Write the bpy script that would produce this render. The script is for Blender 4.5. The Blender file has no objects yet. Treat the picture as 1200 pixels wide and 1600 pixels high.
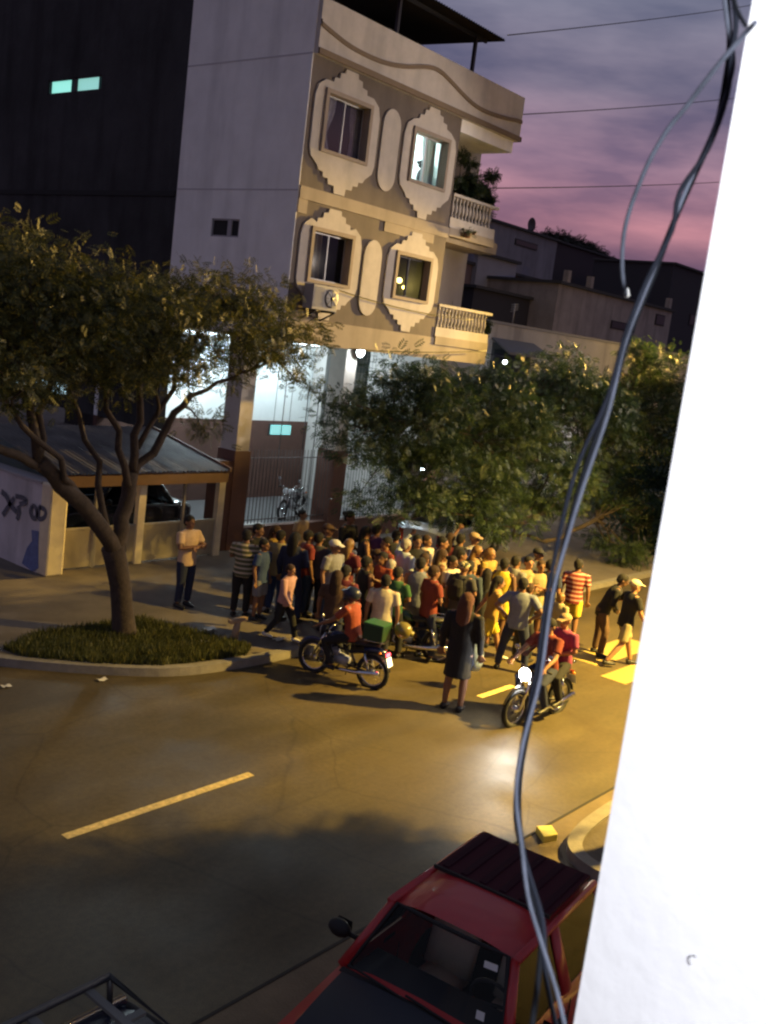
import bpy, math, random
import numpy as np
from mathutils import Vector, Matrix
R_ = math.radians
random.seed(7)
rng = np.random.default_rng(7)
scene = bpy.context.scene
col = scene.collection

# ------------------------------------------------------------------ camera
CAM_H = 5.5
FPX, ROLL, PITCH, AZ = 1570.0, R_(7.3), R_(9.5), R_(38.7)
fwd = Vector((math.cos(AZ)*math.cos(PITCH), math.sin(AZ)*math.cos(PITCH), -math.sin(PITCH)))
r0 = Vector((math.sin(AZ), -math.cos(AZ), 0)); u0 = r0.cross(fwd)
cr, sr = math.cos(ROLL), math.sin(ROLL)
RT = cr*r0+sr*u0; UP = -sr*r0+cr*u0
cd = bpy.data.cameras.new('camera'); cam = bpy.data.objects.new('camera', cd); col.objects.link(cam)
cd.sensor_fit = 'VERTICAL'; cd.sensor_height = 36; cd.lens = FPX/1600*36
cd.clip_start = 0.05; cd.clip_end = 2000
cd.dof.use_dof = True; cd.dof.focus_distance = 13.5; cd.dof.aperture_fstop = 9.0
m = Matrix((RT, UP, -fwd)).transposed().to_4x4(); m.translation = (0, 0, CAM_H)
cam.matrix_world = m
scene.camera = cam
# pixel of the photo -> ray; used to survey real positions off the photograph
def ray(x, y): return fwd*FPX+RT*(x-600)+UP*(800-y)
def G(x, y, z=0.):
    d = ray(x, y); return Vector((0, 0, CAM_H))+d*((z-CAM_H)/d.z)
def PY(x, y, Y):
    d = ray(x, y); return Vector((0, 0, CAM_H))+d*(Y/d.y)
def PX(x, y, X):
    d = ray(x, y); return Vector((0, 0, CAM_H))+d*(X/d.x)
def PD(x, y, D):
    d = ray(x, y).normalized(); return Vector((0, 0, CAM_H))+d*D

# ------------------------------------------------------------------ world: dusk sky
w = bpy.data.worlds.new('World'); scene.world = w; w.use_nodes = True
nt = w.node_tree; N = nt.nodes; L = nt.links; N.clear()
out = N.new('ShaderNodeOutputWorld'); bg = N.new('ShaderNodeBackground'); L.new(bg.outputs[0], out.inputs[0])
tc = N.new('ShaderNodeTexCoord'); sep = N.new('ShaderNodeSeparateXYZ'); L.new(tc.outputs['Generated'], sep.inputs[0])
rp = N.new('ShaderNodeValToRGB'); L.new(sep.outputs[2], rp.inputs[0])
els = rp.color_ramp.elements
stops = [(0.0, (.06, .042, .062)), (.07, (.10, .070, .115)), (.10, (.16, .10, .165)), (.135, (.52, .25, .30)), (.185, (.41, .255, .33)),
         (.25, (.235, .21, .29)), (.33, (.165, .185, .27)), (.5, (.155, .175, .245)), (1.0, (.12, .14, .20))]
els[0].position = 0; els[0].color = (*stops[0][1], 1); els[1].position = 1; els[1].color = (*stops[-1][1], 1)
for p_, c_ in stops[1:-1]:
    e_ = els.new(p_); e_.color = (*c_, 1)
mp = N.new('ShaderNodeMapping'); L.new(tc.outputs['Generated'], mp.inputs[0])
mp.inputs['Scale'].default_value = (2.6, 2.6, 11.0); mp.inputs['Rotation'].default_value = (R_(6), R_(-4), R_(20))
nz = N.new('ShaderNodeTexNoise'); L.new(mp.outputs[0], nz.inputs[0]); nz.inputs['Scale'].default_value = 1.7
nz.inputs['Detail'].default_value = 5; nz.inputs['Roughness'].default_value = .55
cr2 = N.new('ShaderNodeValToRGB'); L.new(nz.outputs[0], cr2.inputs[0])
cr2.color_ramp.elements[0].position = .36; cr2.color_ramp.elements[0].color = (.50, .54, .66, 1)
cr2.color_ramp.elements[1].position = .66; cr2.color_ramp.elements[1].color = (1.22, 1.14, 1.10, 1)
mx = N.new('ShaderNodeMix'); mx.data_type = 'RGBA'; mx.blend_type = 'MULTIPLY'; mx.inputs[0].default_value = 1
L.new(rp.outputs[0], mx.inputs[6]); L.new(cr2.outputs[0], mx.inputs[7]); L.new(mx.outputs[2], bg.inputs[0])
bg.inputs[1].default_value = 1.0

# ------------------------------------------------------------------ exposure
scene.view_settings.view_transform = 'Standard'; scene.view_settings.look = 'None'
scene.view_settings.exposure = 0.0; scene.view_settings.gamma = 1.0
scene.view_settings.use_curve_mapping = False
scene.render.engine = 'CYCLES'
scene.cycles.max_bounces = 6; scene.cycles.sample_clamp_indirect = 4.0
scene.cycles.transparent_max_bounces = 12
scene.cycles.use_denoising = True; scene.cycles.filter_width = 2.3

# ------------------------------------------------------------------ materials
MAT = {}
def mat(name, c, rough=.8, metal=0., var=0., scale=3., bump=0., bscale=40., emit=None, estr=0., spec=.5, alpha=None, trans=0., stain=0., coat=0.):
    if name in MAT: return MAT[name]
    m = bpy.data.materials.new(name); m.use_nodes = True
    n = m.node_tree.nodes; l = m.node_tree.links; b = n['Principled BSDF']
    b.inputs['Base Color'].default_value = (*c, 1); b.inputs['Roughness'].default_value = rough
    b.inputs['Metallic'].default_value = metal; b.inputs['Specular IOR Level'].default_value = spec
    b.inputs['Coat Weight'].default_value = coat; b.inputs['Transmission Weight'].default_value = trans
    if alpha is not None: b.inputs['Alpha'].default_value = alpha
    if emit: b.inputs['Emission Color'].default_value = (*emit, 1); b.inputs['Emission Strength'].default_value = estr
    src = None
    if var or bump or stain:
        t = n.new('ShaderNodeTexCoord')
    if var:
        z = n.new('ShaderNodeTexNoise'); z.inputs['Scale'].default_value = scale; z.inputs['Detail'].default_value = 7
        z.inputs['Roughness'].default_value = .65
        l.new(t.outputs['Object'], z.inputs[0])
        q = n.new('ShaderNodeMapRange'); l.new(z.outputs[0], q.inputs[0])
        q.inputs[1].default_value = .3; q.inputs[2].default_value = .7; q.inputs[3].default_value = 1-var; q.inputs[4].default_value = 1+var
        x = n.new('ShaderNodeMix'); x.data_type = 'RGBA'; x.blend_type = 'MULTIPLY'; x.inputs[0].default_value = 1
        x.inputs[6].default_value = (*c, 1); l.new(q.outputs[0], x.inputs[7]); src = x.outputs[2]
    if stain:
        g = n.new('ShaderNodeMapping'); g.inputs['Scale'].default_value = (1.3, 1.3, .22); l.new(t.outputs['Object'], g.inputs[0])
        z = n.new('ShaderNodeTexNoise'); z.inputs['Scale'].default_value = 1.1; z.inputs['Detail'].default_value = 6; l.new(g.outputs[0], z.inputs[0])
        q = n.new('ShaderNodeMapRange'); l.new(z.outputs[0], q.inputs[0])
        q.inputs[1].default_value = .48; q.inputs[2].default_value = .68; q.inputs[3].default_value = 1; q.inputs[4].default_value = 1-stain
        x = n.new('ShaderNodeMix'); x.data_type = 'RGBA'; x.blend_type = 'MULTIPLY'; x.inputs[0].default_value = 1
        if src: l.new(src, x.inputs[6])
        else: x.inputs[6].default_value = (*c, 1)
        l.new(q.outputs[0], x.inputs[7]); src = x.outputs[2]
    if src: l.new(src, b.inputs['Base Color'])
    if bump:
        z = n.new('ShaderNodeTexNoise'); z.inputs['Scale'].default_value = bscale; z.inputs['Detail'].default_value = 4
        l.new(t.outputs['Object'], z.inputs[0])
        u = n.new('ShaderNodeBump'); u.inputs['Strength'].default_value = bump; u.inputs['Distance'].default_value = .02
        l.new(z.outputs[0], u.inputs['Height']); l.new(u.outputs[0], b.inputs['Normal'])
    MAT[name] = m; return m
def glass(name, tint=(.5, .55, .6), alpha=.25, rough=.03):
    """thin pane: a mirror-like reflection over see-through"""
    if name in MAT: return MAT[name]
    m = bpy.data.materials.new(name); m.use_nodes = True; n = m.node_tree.nodes; l = m.node_tree.links; n.clear()
    o = n.new('ShaderNodeOutputMaterial'); t = n.new('ShaderNodeBsdfTransparent'); t.inputs[0].default_value = (*tint, 1)
    g = n.new('ShaderNodeBsdfGlossy'); g.inputs[1].default_value = rough; g.inputs[0].default_value = (.9, .9, .9, 1)
    f = n.new('ShaderNodeLayerWeight'); f.inputs[0].default_value = .5; x = n.new('ShaderNodeMixShader')
    k = n.new('ShaderNodeMath'); k.operation = 'POWER'; k.inputs[1].default_value = 4; l.new(f.outputs['Facing'], k.inputs[0])
    a = n.new('ShaderNodeMath'); a.operation = 'MULTIPLY_ADD'; a.inputs[1].default_value = .35; a.inputs[2].default_value = .010+alpha*.12; l.new(k.outputs[0], a.inputs[0])
    l.new(a.outputs[0], x.inputs[0]); l.new(t.outputs[0], x.inputs[1]); l.new(g.outputs[0], x.inputs[2]); l.new(x.outputs[0], o.inputs[0])
    MAT[name] = m; return m

# ------------------------------------------------------------------ mesh builder
class MB:
    def __init__(s): s.v = []; s.f = []; s.mi = []; s.cur = 0; s.sm = []
    def add(s, vs, fs, smooth=False):
        k = len(s.v); s.v += [tuple(p) for p in vs]
        for f in fs: s.f.append(tuple(i+k for i in f)); s.mi.append(s.cur); s.sm.append(smooth)
        return s
    def box(s, x0, x1, y0, y1, z0, z1):
        x0, x1 = min(x0, x1), max(x0, x1); y0, y1 = min(y0, y1), max(y0, y1); z0, z1 = min(z0, z1), max(z0, z1)
        return s.add([(x0, y0, z0), (x1, y0, z0), (x1, y1, z0), (x0, y1, z0), (x0, y0, z1), (x1, y0, z1), (x1, y1, z1), (x0, y1, z1)],
                     [(0, 3, 2, 1), (4, 5, 6, 7), (0, 1, 5, 4), (1, 2, 6, 5), (2, 3, 7, 6), (3, 0, 4, 7)])
    def quad(s, a, b, c, d): return s.add([a, b, c, d], [(0, 1, 2, 3)])
    def bar(s, a, b, w, h, up=(0, 0, 1)):
        a = Vector(a); b = Vector(b); d = (b-a).normalized(); u = Vector(up)
        sd = d.cross(u)
        if sd.length < 1e-4: sd = d.cross(Vector((0, 1, 0)))
        sd.normalize(); u = sd.cross(d); sd = sd*w/2; u = u*h/2
        vs = [a-sd-u, a+sd-u, a+sd+u, a-sd+u, b-sd-u, b+sd-u, b+sd+u, b-sd+u]
        return s.add(vs, [(0, 1, 2, 3), (7, 6, 5, 4), (0, 4, 5, 1), (1, 5, 6, 2), (2, 6, 7, 3), (3, 7, 4, 0)])
    def tube(s, pts, r, n=8, cap=True, ry=None, smooth=True):
        pts = [Vector(p) for p in pts]; k = len(pts)
        r = r if hasattr(r, '__len__') else [r]*k; ry = ry if ry is not None else r
        ry = ry if hasattr(ry, '__len__') else [ry]*k
        vs = []; ref = None
        for i, p in enumerate(pts):
            d = (pts[min(i+1, k-1)]-pts[max(i-1, 0)])
            d = d.normalized() if d.length > 1e-9 else Vector((0, 0, 1))
            if ref is None:
                ref = Vector((1, 0, 0)) if abs(d.x) < .8 else Vector((0, 1, 0))
            a = (ref-d*ref.dot(d)).normalized(); ref = a; b = d.cross(a)
            for j in range(n):
                t = 2*math.pi*j/n; vs.append(p+a*math.cos(t)*r[i]+b*math.sin(t)*ry[i])
        fs = [(i*n+j, i*n+(j+1) % n, (i+1)*n+(j+1) % n, (i+1)*n+j) for i in range(k-1) for j in range(n)]
        if cap: fs += [tuple(reversed(range(n))), tuple(range((k-1)*n, k*n))]
        return s.add(vs, fs, smooth)
    def ell(s, c, r, n=12, m_=8, rot=None):
        vs = []; fs = []
        for i in range(1, m_):
            a = math.pi*i/m_
            for j in range(n):
                b = 2*math.pi*j/n
                p = Vector((math.sin(a)*math.cos(b)*r[0], math.sin(a)*math.sin(b)*r[1], math.cos(a)*r[2]))
                if rot: p = rot @ p
                vs.append(Vector(c)+p)
        for i in range(m_-2):
            for j in range(n): fs.append((i*n+j, (i+1)*n+j, (i+1)*n+(j+1) % n, i*n+(j+1) % n))
        t = Vector((0, 0, r[2])); b_ = Vector((0, 0, -r[2]))
        if rot: t = rot @ t; b_ = rot @ b_
        k = len(vs); vs += [Vector(c)+t, Vector(c)+b_]
        for j in range(n):
            fs.append((k, j, (j+1) % n)); fs.append((k+1, (m_-2)*n+(j+1) % n, (m_-2)*n+j))
        return s.add(vs, fs, True)
    def lathe(s, prof, c=(0, 0, 0), n=12, axis='z', cap=True):
        vs = []; k = len(prof); c = Vector(c)
        for r, h in prof:
            for j in range(n):
                t = 2*math.pi*j/n; a, b = r*math.cos(t), r*math.sin(t)
                vs.append(c+(Vector((a, b, h)) if axis == 'z' else Vector((a, h, b)) if axis == 'y' else Vector((h, a, b))))
        fs = [(i*n+j, i*n+(j+1) % n, (i+1)*n+(j+1) % n, (i+1)*n+j) for i in range(k-1) for j in range(n)]
        if cap: fs += [tuple(reversed(range(n))), tuple(range((k-1)*n, k*n))]
        return s.add(vs, fs, True)
    def prism_y(s, poly, y0, y1):
        """polygon in x,z pulled out between y0 and y1"""
        n = len(poly); vs = [(x, y0, z) for x, z in poly]+[(x, y1, z) for x, z in poly]
        return s.add(vs, [tuple(range(n)), tuple(reversed(range(n, 2*n)))]+[(i, i+n, (i+1) % n+n, (i+1) % n) for i in range(n)])
    def prism_z(s, poly, z0, z1):
        n = len(poly); vs = [(x, y, z0) for x, y in poly]+[(x, y, z1) for x, y in poly]
        return s.add(vs, [tuple(reversed(range(n))), tuple(range(n, 2*n))]+[(i, (i+1) % n, (i+1) % n+n, i+n) for i in range(n)])
    def mesh(s, name, mats=(), off=(0, 0, 0)):
        me = bpy.data.meshes.new(name); o = Vector(off)
        me.from_pydata([tuple(Vector(p)-o) for p in s.v], [], s.f)
        me.polygons.foreach_set('material_index', s.mi); me.polygons.foreach_set('use_smooth', s.sm)
        for m in (mats if isinstance(mats, (list, tuple)) else [mats]): me.materials.append(m)
        me.update(); return me
    def build(s, name, mats, parent=None, bevel=0, **kw):
        off = wloc(parent) if parent else Vector()
        o = link(name, s.mesh(name, mats, off), parent, **kw)
        if bevel:
            b = o.modifiers.new('b', 'BEVEL'); b.width = bevel; b.segments = 2; b.limit_method = 'ANGLE'
        return o
def wloc(o):
    v = Vector()
    while o: v += Vector(o.location); o = o.parent
    return v
def link(name, me, parent=None, label=None, cat=None, group=None, kind=None):
    o = bpy.data.objects.new(name, me); col.objects.link(o)
    if parent: o.parent = parent
    return tag(o, label, cat, group, kind)
def tag(o, label=None, cat=None, group=None, kind=None):
    if label: o['label'] = label
    if cat: o['category'] = cat
    if group: o['group'] = group
    if kind: o['kind'] = kind
    return o
def thing(name, label, cat, loc=(0, 0, 0), group=None):
    o = bpy.data.objects.new(name, None); col.objects.link(o); o.location = loc; o.empty_display_size = .2
    return tag(o, label, cat, group)
def copy_tree(o, parent=None):
    c = o.copy(); col.objects.link(c); c.parent = parent
    for ch in o.children: copy_tree(ch, c)
    return c
def evaluated(mb, mods, name):
    """apply modifiers given as (type, {props}) and hand back the mesh"""
    me = mb.mesh(name); o = bpy.data.objects.new(name, me); col.objects.link(o)
    for t, pr in mods:
        q = o.modifiers.new(t, t)
        for k, v in pr.items(): setattr(q, k, v)
    dg = bpy.context.evaluated_depsgraph_get(); dg.update()
    r = bpy.data.meshes.new_from_object(o.evaluated_get(dg)); r.name = name
    bpy.data.objects.remove(o); bpy.data.meshes.remove(me)
    r.polygons.foreach_set('use_smooth', [True]*len(r.polygons)); r.materials.clear()
    return r
def point(name, loc, color, power, radius=.1, parent=None, kind='POINT', **kw):
    d = bpy.data.lights.new(name, kind); d.color = color; d.energy = power
    if kind != 'AREA': d.shadow_soft_size = radius
    for k, v in kw.items(): setattr(d, k, v)
    o = bpy.data.objects.new(name, d); col.objects.link(o); o.location = Vector(loc)-wloc(parent)
    if parent: o.parent = parent
    return o

# colours of paint and cloth
M_asphalt = None
plaster_cream = mat('cream_plaster', (.34, .29, .225), .85, var=.08, scale=2, bump=.15, bscale=60, stain=.28)
plaster_brown = mat('brown_plaster', (.145, .122, .107), .9, var=.10, scale=2.5, bump=.2, bscale=70, stain=.25)
plaster_orn = mat('pale_ornament_plaster', (.50, .465, .42), .85, var=.08, scale=4, stain=.22)
plaster_side = mat('pale_side_plaster', (.84, .85, .84), .9, var=.07, scale=1.2, bump=.15, bscale=40, stain=.16)
plaster_white = mat('white_plaster', (.45, .43, .41), .85, var=.07, scale=2, stain=.18)
trim_brown = mat('brown_trim', (.17, .125, .08), .8, var=.1)
brick_brown = mat('red_brown_paint', (.13, .058, .040), .75, var=.12, scale=3, stain=.2)
white_trim = mat('white_trim', (.6, .58, .55), .6)
alu = mat('aluminium', (.35, .36, .38), .55, .5)
dark_metal = mat('dark_metal', (.03, .03, .035), .45, .5)
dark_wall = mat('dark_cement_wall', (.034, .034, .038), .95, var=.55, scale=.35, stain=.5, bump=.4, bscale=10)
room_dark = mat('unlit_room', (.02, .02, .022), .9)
pane = glass('window_glass', (.75, .8, .85), .3)
curtain_m = mat('curtain_cloth', (.50, .42, .42), .9, var=.15, scale=8)
concrete = mat('kerb_concrete', (.22, .20, .17), .9, var=.2, scale=6, bump=.4, bscale=50)
rubber = mat('black_rubber', (.015, .015, .015), .75)
chrome = mat('chrome', (.7, .7, .72), .15, 1.0)

# ------------------------------------------------------------------ ground
def asphalt():
    m = bpy.data.materials.new('worn_asphalt'); m.use_nodes = True; n = m.node_tree.nodes; l = m.node_tree.links; b = n['Principled BSDF']
    t = n.new('ShaderNodeTexCoord')
    def noise(s, d=6, v=None):
        z = n.new('ShaderNodeTexNoise'); z.inputs['Scale'].default_value = s; z.inputs['Detail'].default_value = d
        if v:
            g = n.new('ShaderNodeMapping'); g.inputs['Scale'].default_value = v; l.new(t.outputs['Object'], g.inputs[0]); l.new(g.outputs[0], z.inputs[0])
        else: l.new(t.outputs['Object'], z.inputs[0])
        return z.outputs[0]
    def rng_(src, a, b_, c, d):
        q = n.new('ShaderNodeMapRange'); l.new(src, q.inputs[0])
        for i, v in enumerate((a, b_, c, d)): q.inputs[1+i].default_value = v
        return q.outputs[0]
    big = noise(.35, 5, (1, 1.6, 1)); tyre = noise(.9, 3, (.12, 2.2, 1)); fine = noise(90, 3)
    a1 = rng_(big, .3, .7, .62, 1.32); a2 = rng_(tyre, .35, .65, .85, 1.12); a3 = rng_(fine, .3, .7, .65, 1.35)
    def mul(a, b_):
        x = n.new('ShaderNodeMath'); x.operation = 'MULTIPLY'; l.new(a, x.inputs[0]); l.new(b_, x.inputs[1]); return x.outputs[0]
    vo = n.new('ShaderNodeTexVoronoi'); vo.feature = 'DISTANCE_TO_EDGE'; vo.inputs['Scale'].default_value = .42
    wq = n.new('ShaderNodeMix'); wq.data_type = 'VECTOR'; wq.inputs[0].default_value = .12; l.new(t.outputs['Object'], wq.inputs[4]); wz = n.new('ShaderNodeTexNoise'); wz.inputs['Scale'].default_value = 1.7; l.new(t.outputs['Object'], wz.inputs[0]); l.new(wz.outputs[1], wq.inputs[5]); l.new(wq.outputs[1], vo.inputs[0])
    crk = rng_(vo.outputs[0], .0, .008, .74, 1.0); mid_ = rng_(noise(14, 4), .35, .65, .86, 1.12)
    k = mul(mul(mul(mul(a1, a2), a3), crk), mid_)
    x = n.new('ShaderNodeMix'); x.data_type = 'RGBA'; x.blend_type = 'MULTIPLY'; x.inputs[0].default_value = 1
    x.inputs[6].default_value = (.074, .055, .025, 1); l.new(k, x.inputs[7]); l.new(x.outputs[2], b.inputs['Base Color'])
    damp = noise(.55, 4, (1, 1, 1)); l.new(rng_(damp, .42, .62, .56, .80), b.inputs['Roughness'])
    u = n.new('ShaderNodeBump'); u.inputs['Strength'].default_value = .35; u.inputs['Distance'].default_value = .006
    l.new(fine, u.inputs['Height']); l.new(u.outputs[0], b.inputs['Normal'])
    return m
ASPH = asphalt()
soil = mat('packed_soil', (.10, .08, .06), .95, var=.3, scale=1.5, bump=.4, bscale=20)
paving = mat('pavement_concrete', (.15, .125, .10), .9, var=.28, scale=1.1, bump=.3, bscale=40)
g_ = MB(); g_.quad((-600, -600, -.02), (900, -600, -.02), (900, 900, -.02), (-600, 900, -.02)); g_.build('ground', soil, kind='structure')
g_ = MB(); g_.quad((-60, -6, 0), (160, -6, 0), (160, 70, 0), (-60, 70, 0)); g_.build('road', ASPH, kind='structure')
# gutter strip on the near side, darker joint beside it
g_ = MB(); g_.quad((-40, 2.9, .004), (120, 2.9, .004), (120, 5.24, .004), (-40, 5.24, .004))
g_.build('gutter', mat('gutter_concrete', (.13, .095, .055), .85, var=.25, scale=2, bump=.3), kind='structure')
g_ = MB(); g_.box(-40, 120, 5.24, 5.275, -.01, .009); g_.build('gutter_joint', mat('dark_joint', (.02, .017, .013), .9), kind='structure')

far_kerb = [(6.3, 60), (6.3, 20), (6.45, 16.6), (6.95, 14.7), (7.75, 13.35), (8.55, 12.55), (9.4, 11.85), (10.0, 11.55), (10.7, 11.42), (11.4, 11.35), (14, 11.33), (24, 11.33), (160, 11.33)]
def offset(poly, d):
    r = []
    for i, p in enumerate(poly):
        a = Vector(poly[max(i-1, 0)]); b = Vector(poly[min(i+1, len(poly)-1)]); t = (b-a).normalized()
        r.append((p[0]-t.y*d, p[1]+t.x*d))
    return r
def smooth_path(p, it=2):
    for _ in range(it):
        q = [p[0]]
        for a, b in zip(p, p[1:]):
            q += [(a[0]*.75+b[0]*.25, a[1]*.75+b[1]*.25), (a[0]*.25+b[0]*.75, a[1]*.25+b[1]*.75)]
        p = q+[p[-1]]
    return p
fk = smooth_path(far_kerb)
def strip(pa, pb, z0, z1, name, m):
    """kerb: top between two paths, with both sides"""
    b = MB(); n = len(pa)
    vs = [(*p, z0) for p in pa]+[(*p, z1) for p in pa]+[(*p, z1) for p in pb]+[(*p, z0) for p in pb]
    fs = []
    for i in range(n-1):
        for k in range(3): fs.append((k*n+i, k*n+i+1, (k+1)*n+i+1, (k+1)*n+i))
    b.add(vs, fs); return b.build(name, m, kind='structure')
fin = offset(fk, .17)
strip(fk, fin, -.01, .135, 'kerb', concrete)
b = MB(); poly = fin+[(160, 60)]; b.prism_z([(x, y) for x, y in poly], -.01, .12); b.build('pavement', paving, kind='structure')
# near island with its kerb
nk = [(40, 4.95), (16, 4.95), (12.6, 4.98), (11.3, 4.98), (10.5, 4.92), (10.05, 4.78), (9.82, 4.5), (9.75, 4.0), (9.9, 3.2), (10.0, 2.4)]
nk = smooth_path(nk, 2)
strip(nk, offset(nk, .17), -.01, .13, 'kerb', concrete)
b = MB(); b.prism_z(offset(nk, .17)+[(40, 2.4)], -.01, .11); b.build('island_soil', soil, kind='structure')
b = MB(); b.box(-40, 120, -4, 2.4, -.01, .14); b.build('pavement', paving, kind='structure')

# centre line dashes
line_paint = mat('faded_yellow_paint', (.62, .47, .18), .7, var=.4, scale=14)
def dash(x0, x1, label):
    b = MB(); b.quad((x0, 8.31, .004), (x1, 8.31, .004), (x1, 8.43, .004), (x0, 8.43, .004))
    b.build('lane_line', line_paint, kind='structure')
a = G(102, 1309); dash(a.x, G(390, 1208).x, ''); dash(G(744, 1087).x, G(800, 1071).x, ''); dash(-2.2, .4, '')
for k in range(3, 9): dash(8.15+k*4.9-4.9*1.0+4.0, 8.15+k*4.9-4.9+6.5, '')
# zebra bars by the right edge
zp = mat('yellow_zebra_paint', (.34, .25, .08), .6, var=.12, scale=7)
for y0, y1, xa, xb in ((7.25, 7.75, 16.6, 18.9), (8.05, 8.75, 17.1, 19.6)):
    b = MB(); b.quad((xa, y0, .004), (xb, y0, .004), (xb, y1, .004), (xa, y1, .004)); b.build('zebra_bar', zp, kind='structure')
# yellow block on the near gutter
lid = MB(); q = [G(*p, .09) for p in ((838, 1290), (862, 1289), (872, 1303), (850, 1307))]
lid.prism_z([(p.x, p.y) for p in reversed(q)], 0, .09)
lid.build('concrete_block', mat('yellow_block_paint', (.85, .72, .12), .6, var=.06), label='small bright yellow painted block at the kerb corner behind the red car', cat='block', bevel=.01)
_c = bpy.data.objects['concrete_block']

# ------------------------------------------------------------------ apartment building
YF = 16.29; X0 = 15.96; X1 = 21.46; XE = 23.98
bl = thing('apartment_building', 'three storey cream and brown apartment building with scalloped window ornaments and balconies', 'building', (X0, YF, 0))
def part(mb, name, m, parent=bl, **kw): return mb.build(name, m, parent, **kw)
wins = [(16.42, 17.98, 9.43, 10.76), (19.53, 21.02, 9.42, 10.70), (16.44, 17.88, 6.62, 7.84), (19.47, 20.92, 6.60, 7.76)]
# facade with real openings, one slab per storey
def wall_holes(xa, xb, za, zb, holes, y0, y1):
    b = MB(); xs = sorted({xa, xb, *[h[0] for h in holes], *[h[1] for h in holes]}); zs = sorted({za, zb, *[h[2] for h in holes], *[h[3] for h in holes]})
    for i in range(len(xs)-1):
        for j in range(len(zs)-1):
            cx, cz = (xs[i]+xs[i+1])/2, (zs[j]+zs[j+1])/2
            if not any(h[0] < cx < h[1] and h[2] < cz < h[3] for h in holes):
                b.box(xs[i], xs[i+1], y0, y1, zs[j], zs[j+1])
    return b
part(wall_holes(X0+.02, X1, 8.62, 11.33, wins[:2], YF, YF+.2), 'facade_wall', plaster_brown)
part(wall_holes(X0+.02, X1, 5.8, 8.35, wins[2:], YF, YF+.2), 'facade_wall', plaster_brown)
part(MB().box(X0+.02, X1+.02, YF-.05, YF+.25, 8.35, 8.62), 'string_course', plaster_cream)
part(MB().box(X0+.02, XE, YF-.03, YF+.25, 5.24, 5.8), 'base_beam', plaster_cream)
# raised L-shaped step of the band, corner strip
part(MB().box(X0+.02, X0+.30, YF-.03, YF, 8.05, 8.35), 'band_step', plaster_cream); part(MB().box(18.93, 20.9, YF-.03, YF, 8.12, 8.35), 'band_step', plaster_cream)
# side wall, facing the sky on the left
sw = MB(); sw.box(X0, X0+.2, YF+.2, 20.45, 5.24, 12.95); sw.box(X0, X0+.02, YF, YF+.2, 5.24, 12.47)
sw2 = wall_holes(0, 1, 0, 1, [], 0, 1)
wa = PX(331, 341, X0); wb = PX(372, 371, X0)
sd = MB(); ys = (YF+.2, wb.y, wa.y, 20.45); zs = (5.24, 7.02, 7.42, 12.95)
wy0, wy1, wz0, wz1 = min(wa.y, wb.y), max(wa.y, wb.y), min(wa.z, wb.z), max(wa.z, wb.z)
ys = (YF+.2, wy0, wy1, 20.45); zs = (5.24, wz0, wz1, 12.95)
for i in range(3):
    for j in range(3):
        if (i, j) != (1, 1): sd.box(X0, X0+.2, ys[i], ys[i+1], zs[j], zs[j+1])
sd.box(X0, X0+.02, YF, YF+.2, 5.24, 12.47)
part(sd, 'side_wall', plaster_side)
for z in (11.33, 8.5): part(MB().box(X0-.006, X0, YF+.01, 20.44, z, z+.03), 'wall_seam', mat('seam_shadow_grey', (.52, .51, .53), .9))
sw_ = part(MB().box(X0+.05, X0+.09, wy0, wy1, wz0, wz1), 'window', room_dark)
part(MB().box(X0+.02, X0+.05, wy0, wy0+.04, wz0, wz1).box(X0+.02, X0+.05, wy1-.04, wy1, wz0, wz1).box(X0+.02, X0+.05, wy0, wy1, wz1-.035, wz1).box(X0+.02, X0+.05, wy0, wy1, wz0, wz0+.035)
     .box(X0+.01, X0+.045, wy0+.28*(wy1-wy0), wy0+.42*(wy1-wy0), wz0+.03, wz1-.03), 'frame', alu, sw_)
# right side and back of the block
part(MB().box(X1-.2, X1, YF+.2, YF+1.27, 5.8, 11.33), 'loggia_side_wall', plaster_cream)
part(MB().box(X1, 24.25, YF+1.27, YF+1.42, 5.8, 11.33), 'loggia_back_wall', plaster_white)
part(MB().box(24.1, 24.25, YF+1.42, 20.4, 5.24, 11.33), 'east_wall', plaster_cream)
part(MB().box(X0+.2, 24.1, 20.3, 20.44, 5.24, 12.9), 'rear_wall', plaster_side)
part(MB().box(X0+.2, 24.1, YF+.2, 20.3, 8.3, 8.6), 'floor_slab', plaster_cream)
part(MB().box(X0+.2, 24.1, YF+.2, 20.3, 11.34, 11.5), 'roof_slab', plaster_cream)
part(MB().box(X0+.02, 24.1, YF+.25, 23.2, 5.24, 5.5), 'overhang_slab', plaster_white)
# parapet with its wavy groove moulding
pz0, pz1 = 11.33, 12.47
part(MB().box(X0+.02, XE, YF-.12, YF+.1, pz0, pz1), 'parapet', plaster_orn)
part(MB().box(XE-.14, XE, YF+.1, YF+1.5, pz0, pz1), 'parapet', plaster_orn)
part(MB().box(X0+.02, XE+.03, YF-.17, YF-.12, pz0-.005, pz0+.12).box(XE, XE+.04, YF-.17, YF+1.5, pz0-.005, pz0+.12), 'cornice', trim_brown)
wave = []
for px_, py_ in ((500, 35), (520, 52), (545, 72), (575, 88), (605, 100), (635, 105), (665, 104), (685, 108), (705, 128), (725, 150), (745, 168), (770, 179), (795, 186), (808, 188)):
    p = PY(px_, py_, YF-.12); wave.append((p.x, p.z))
wave = [(X0+.03, wave[0][1]+.04)]+wave+[(XE-.01, wave[-1][1])]
wave = smooth_path(wave, 2)
mb = MB(); vs = []; 
for x, z in wave: vs += [(x, YF-.12, z-.05), (x, YF-.155, z-.045), (x, YF-.155, z+.045), (x, YF-.12, z+.05)]
fs = []
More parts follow.
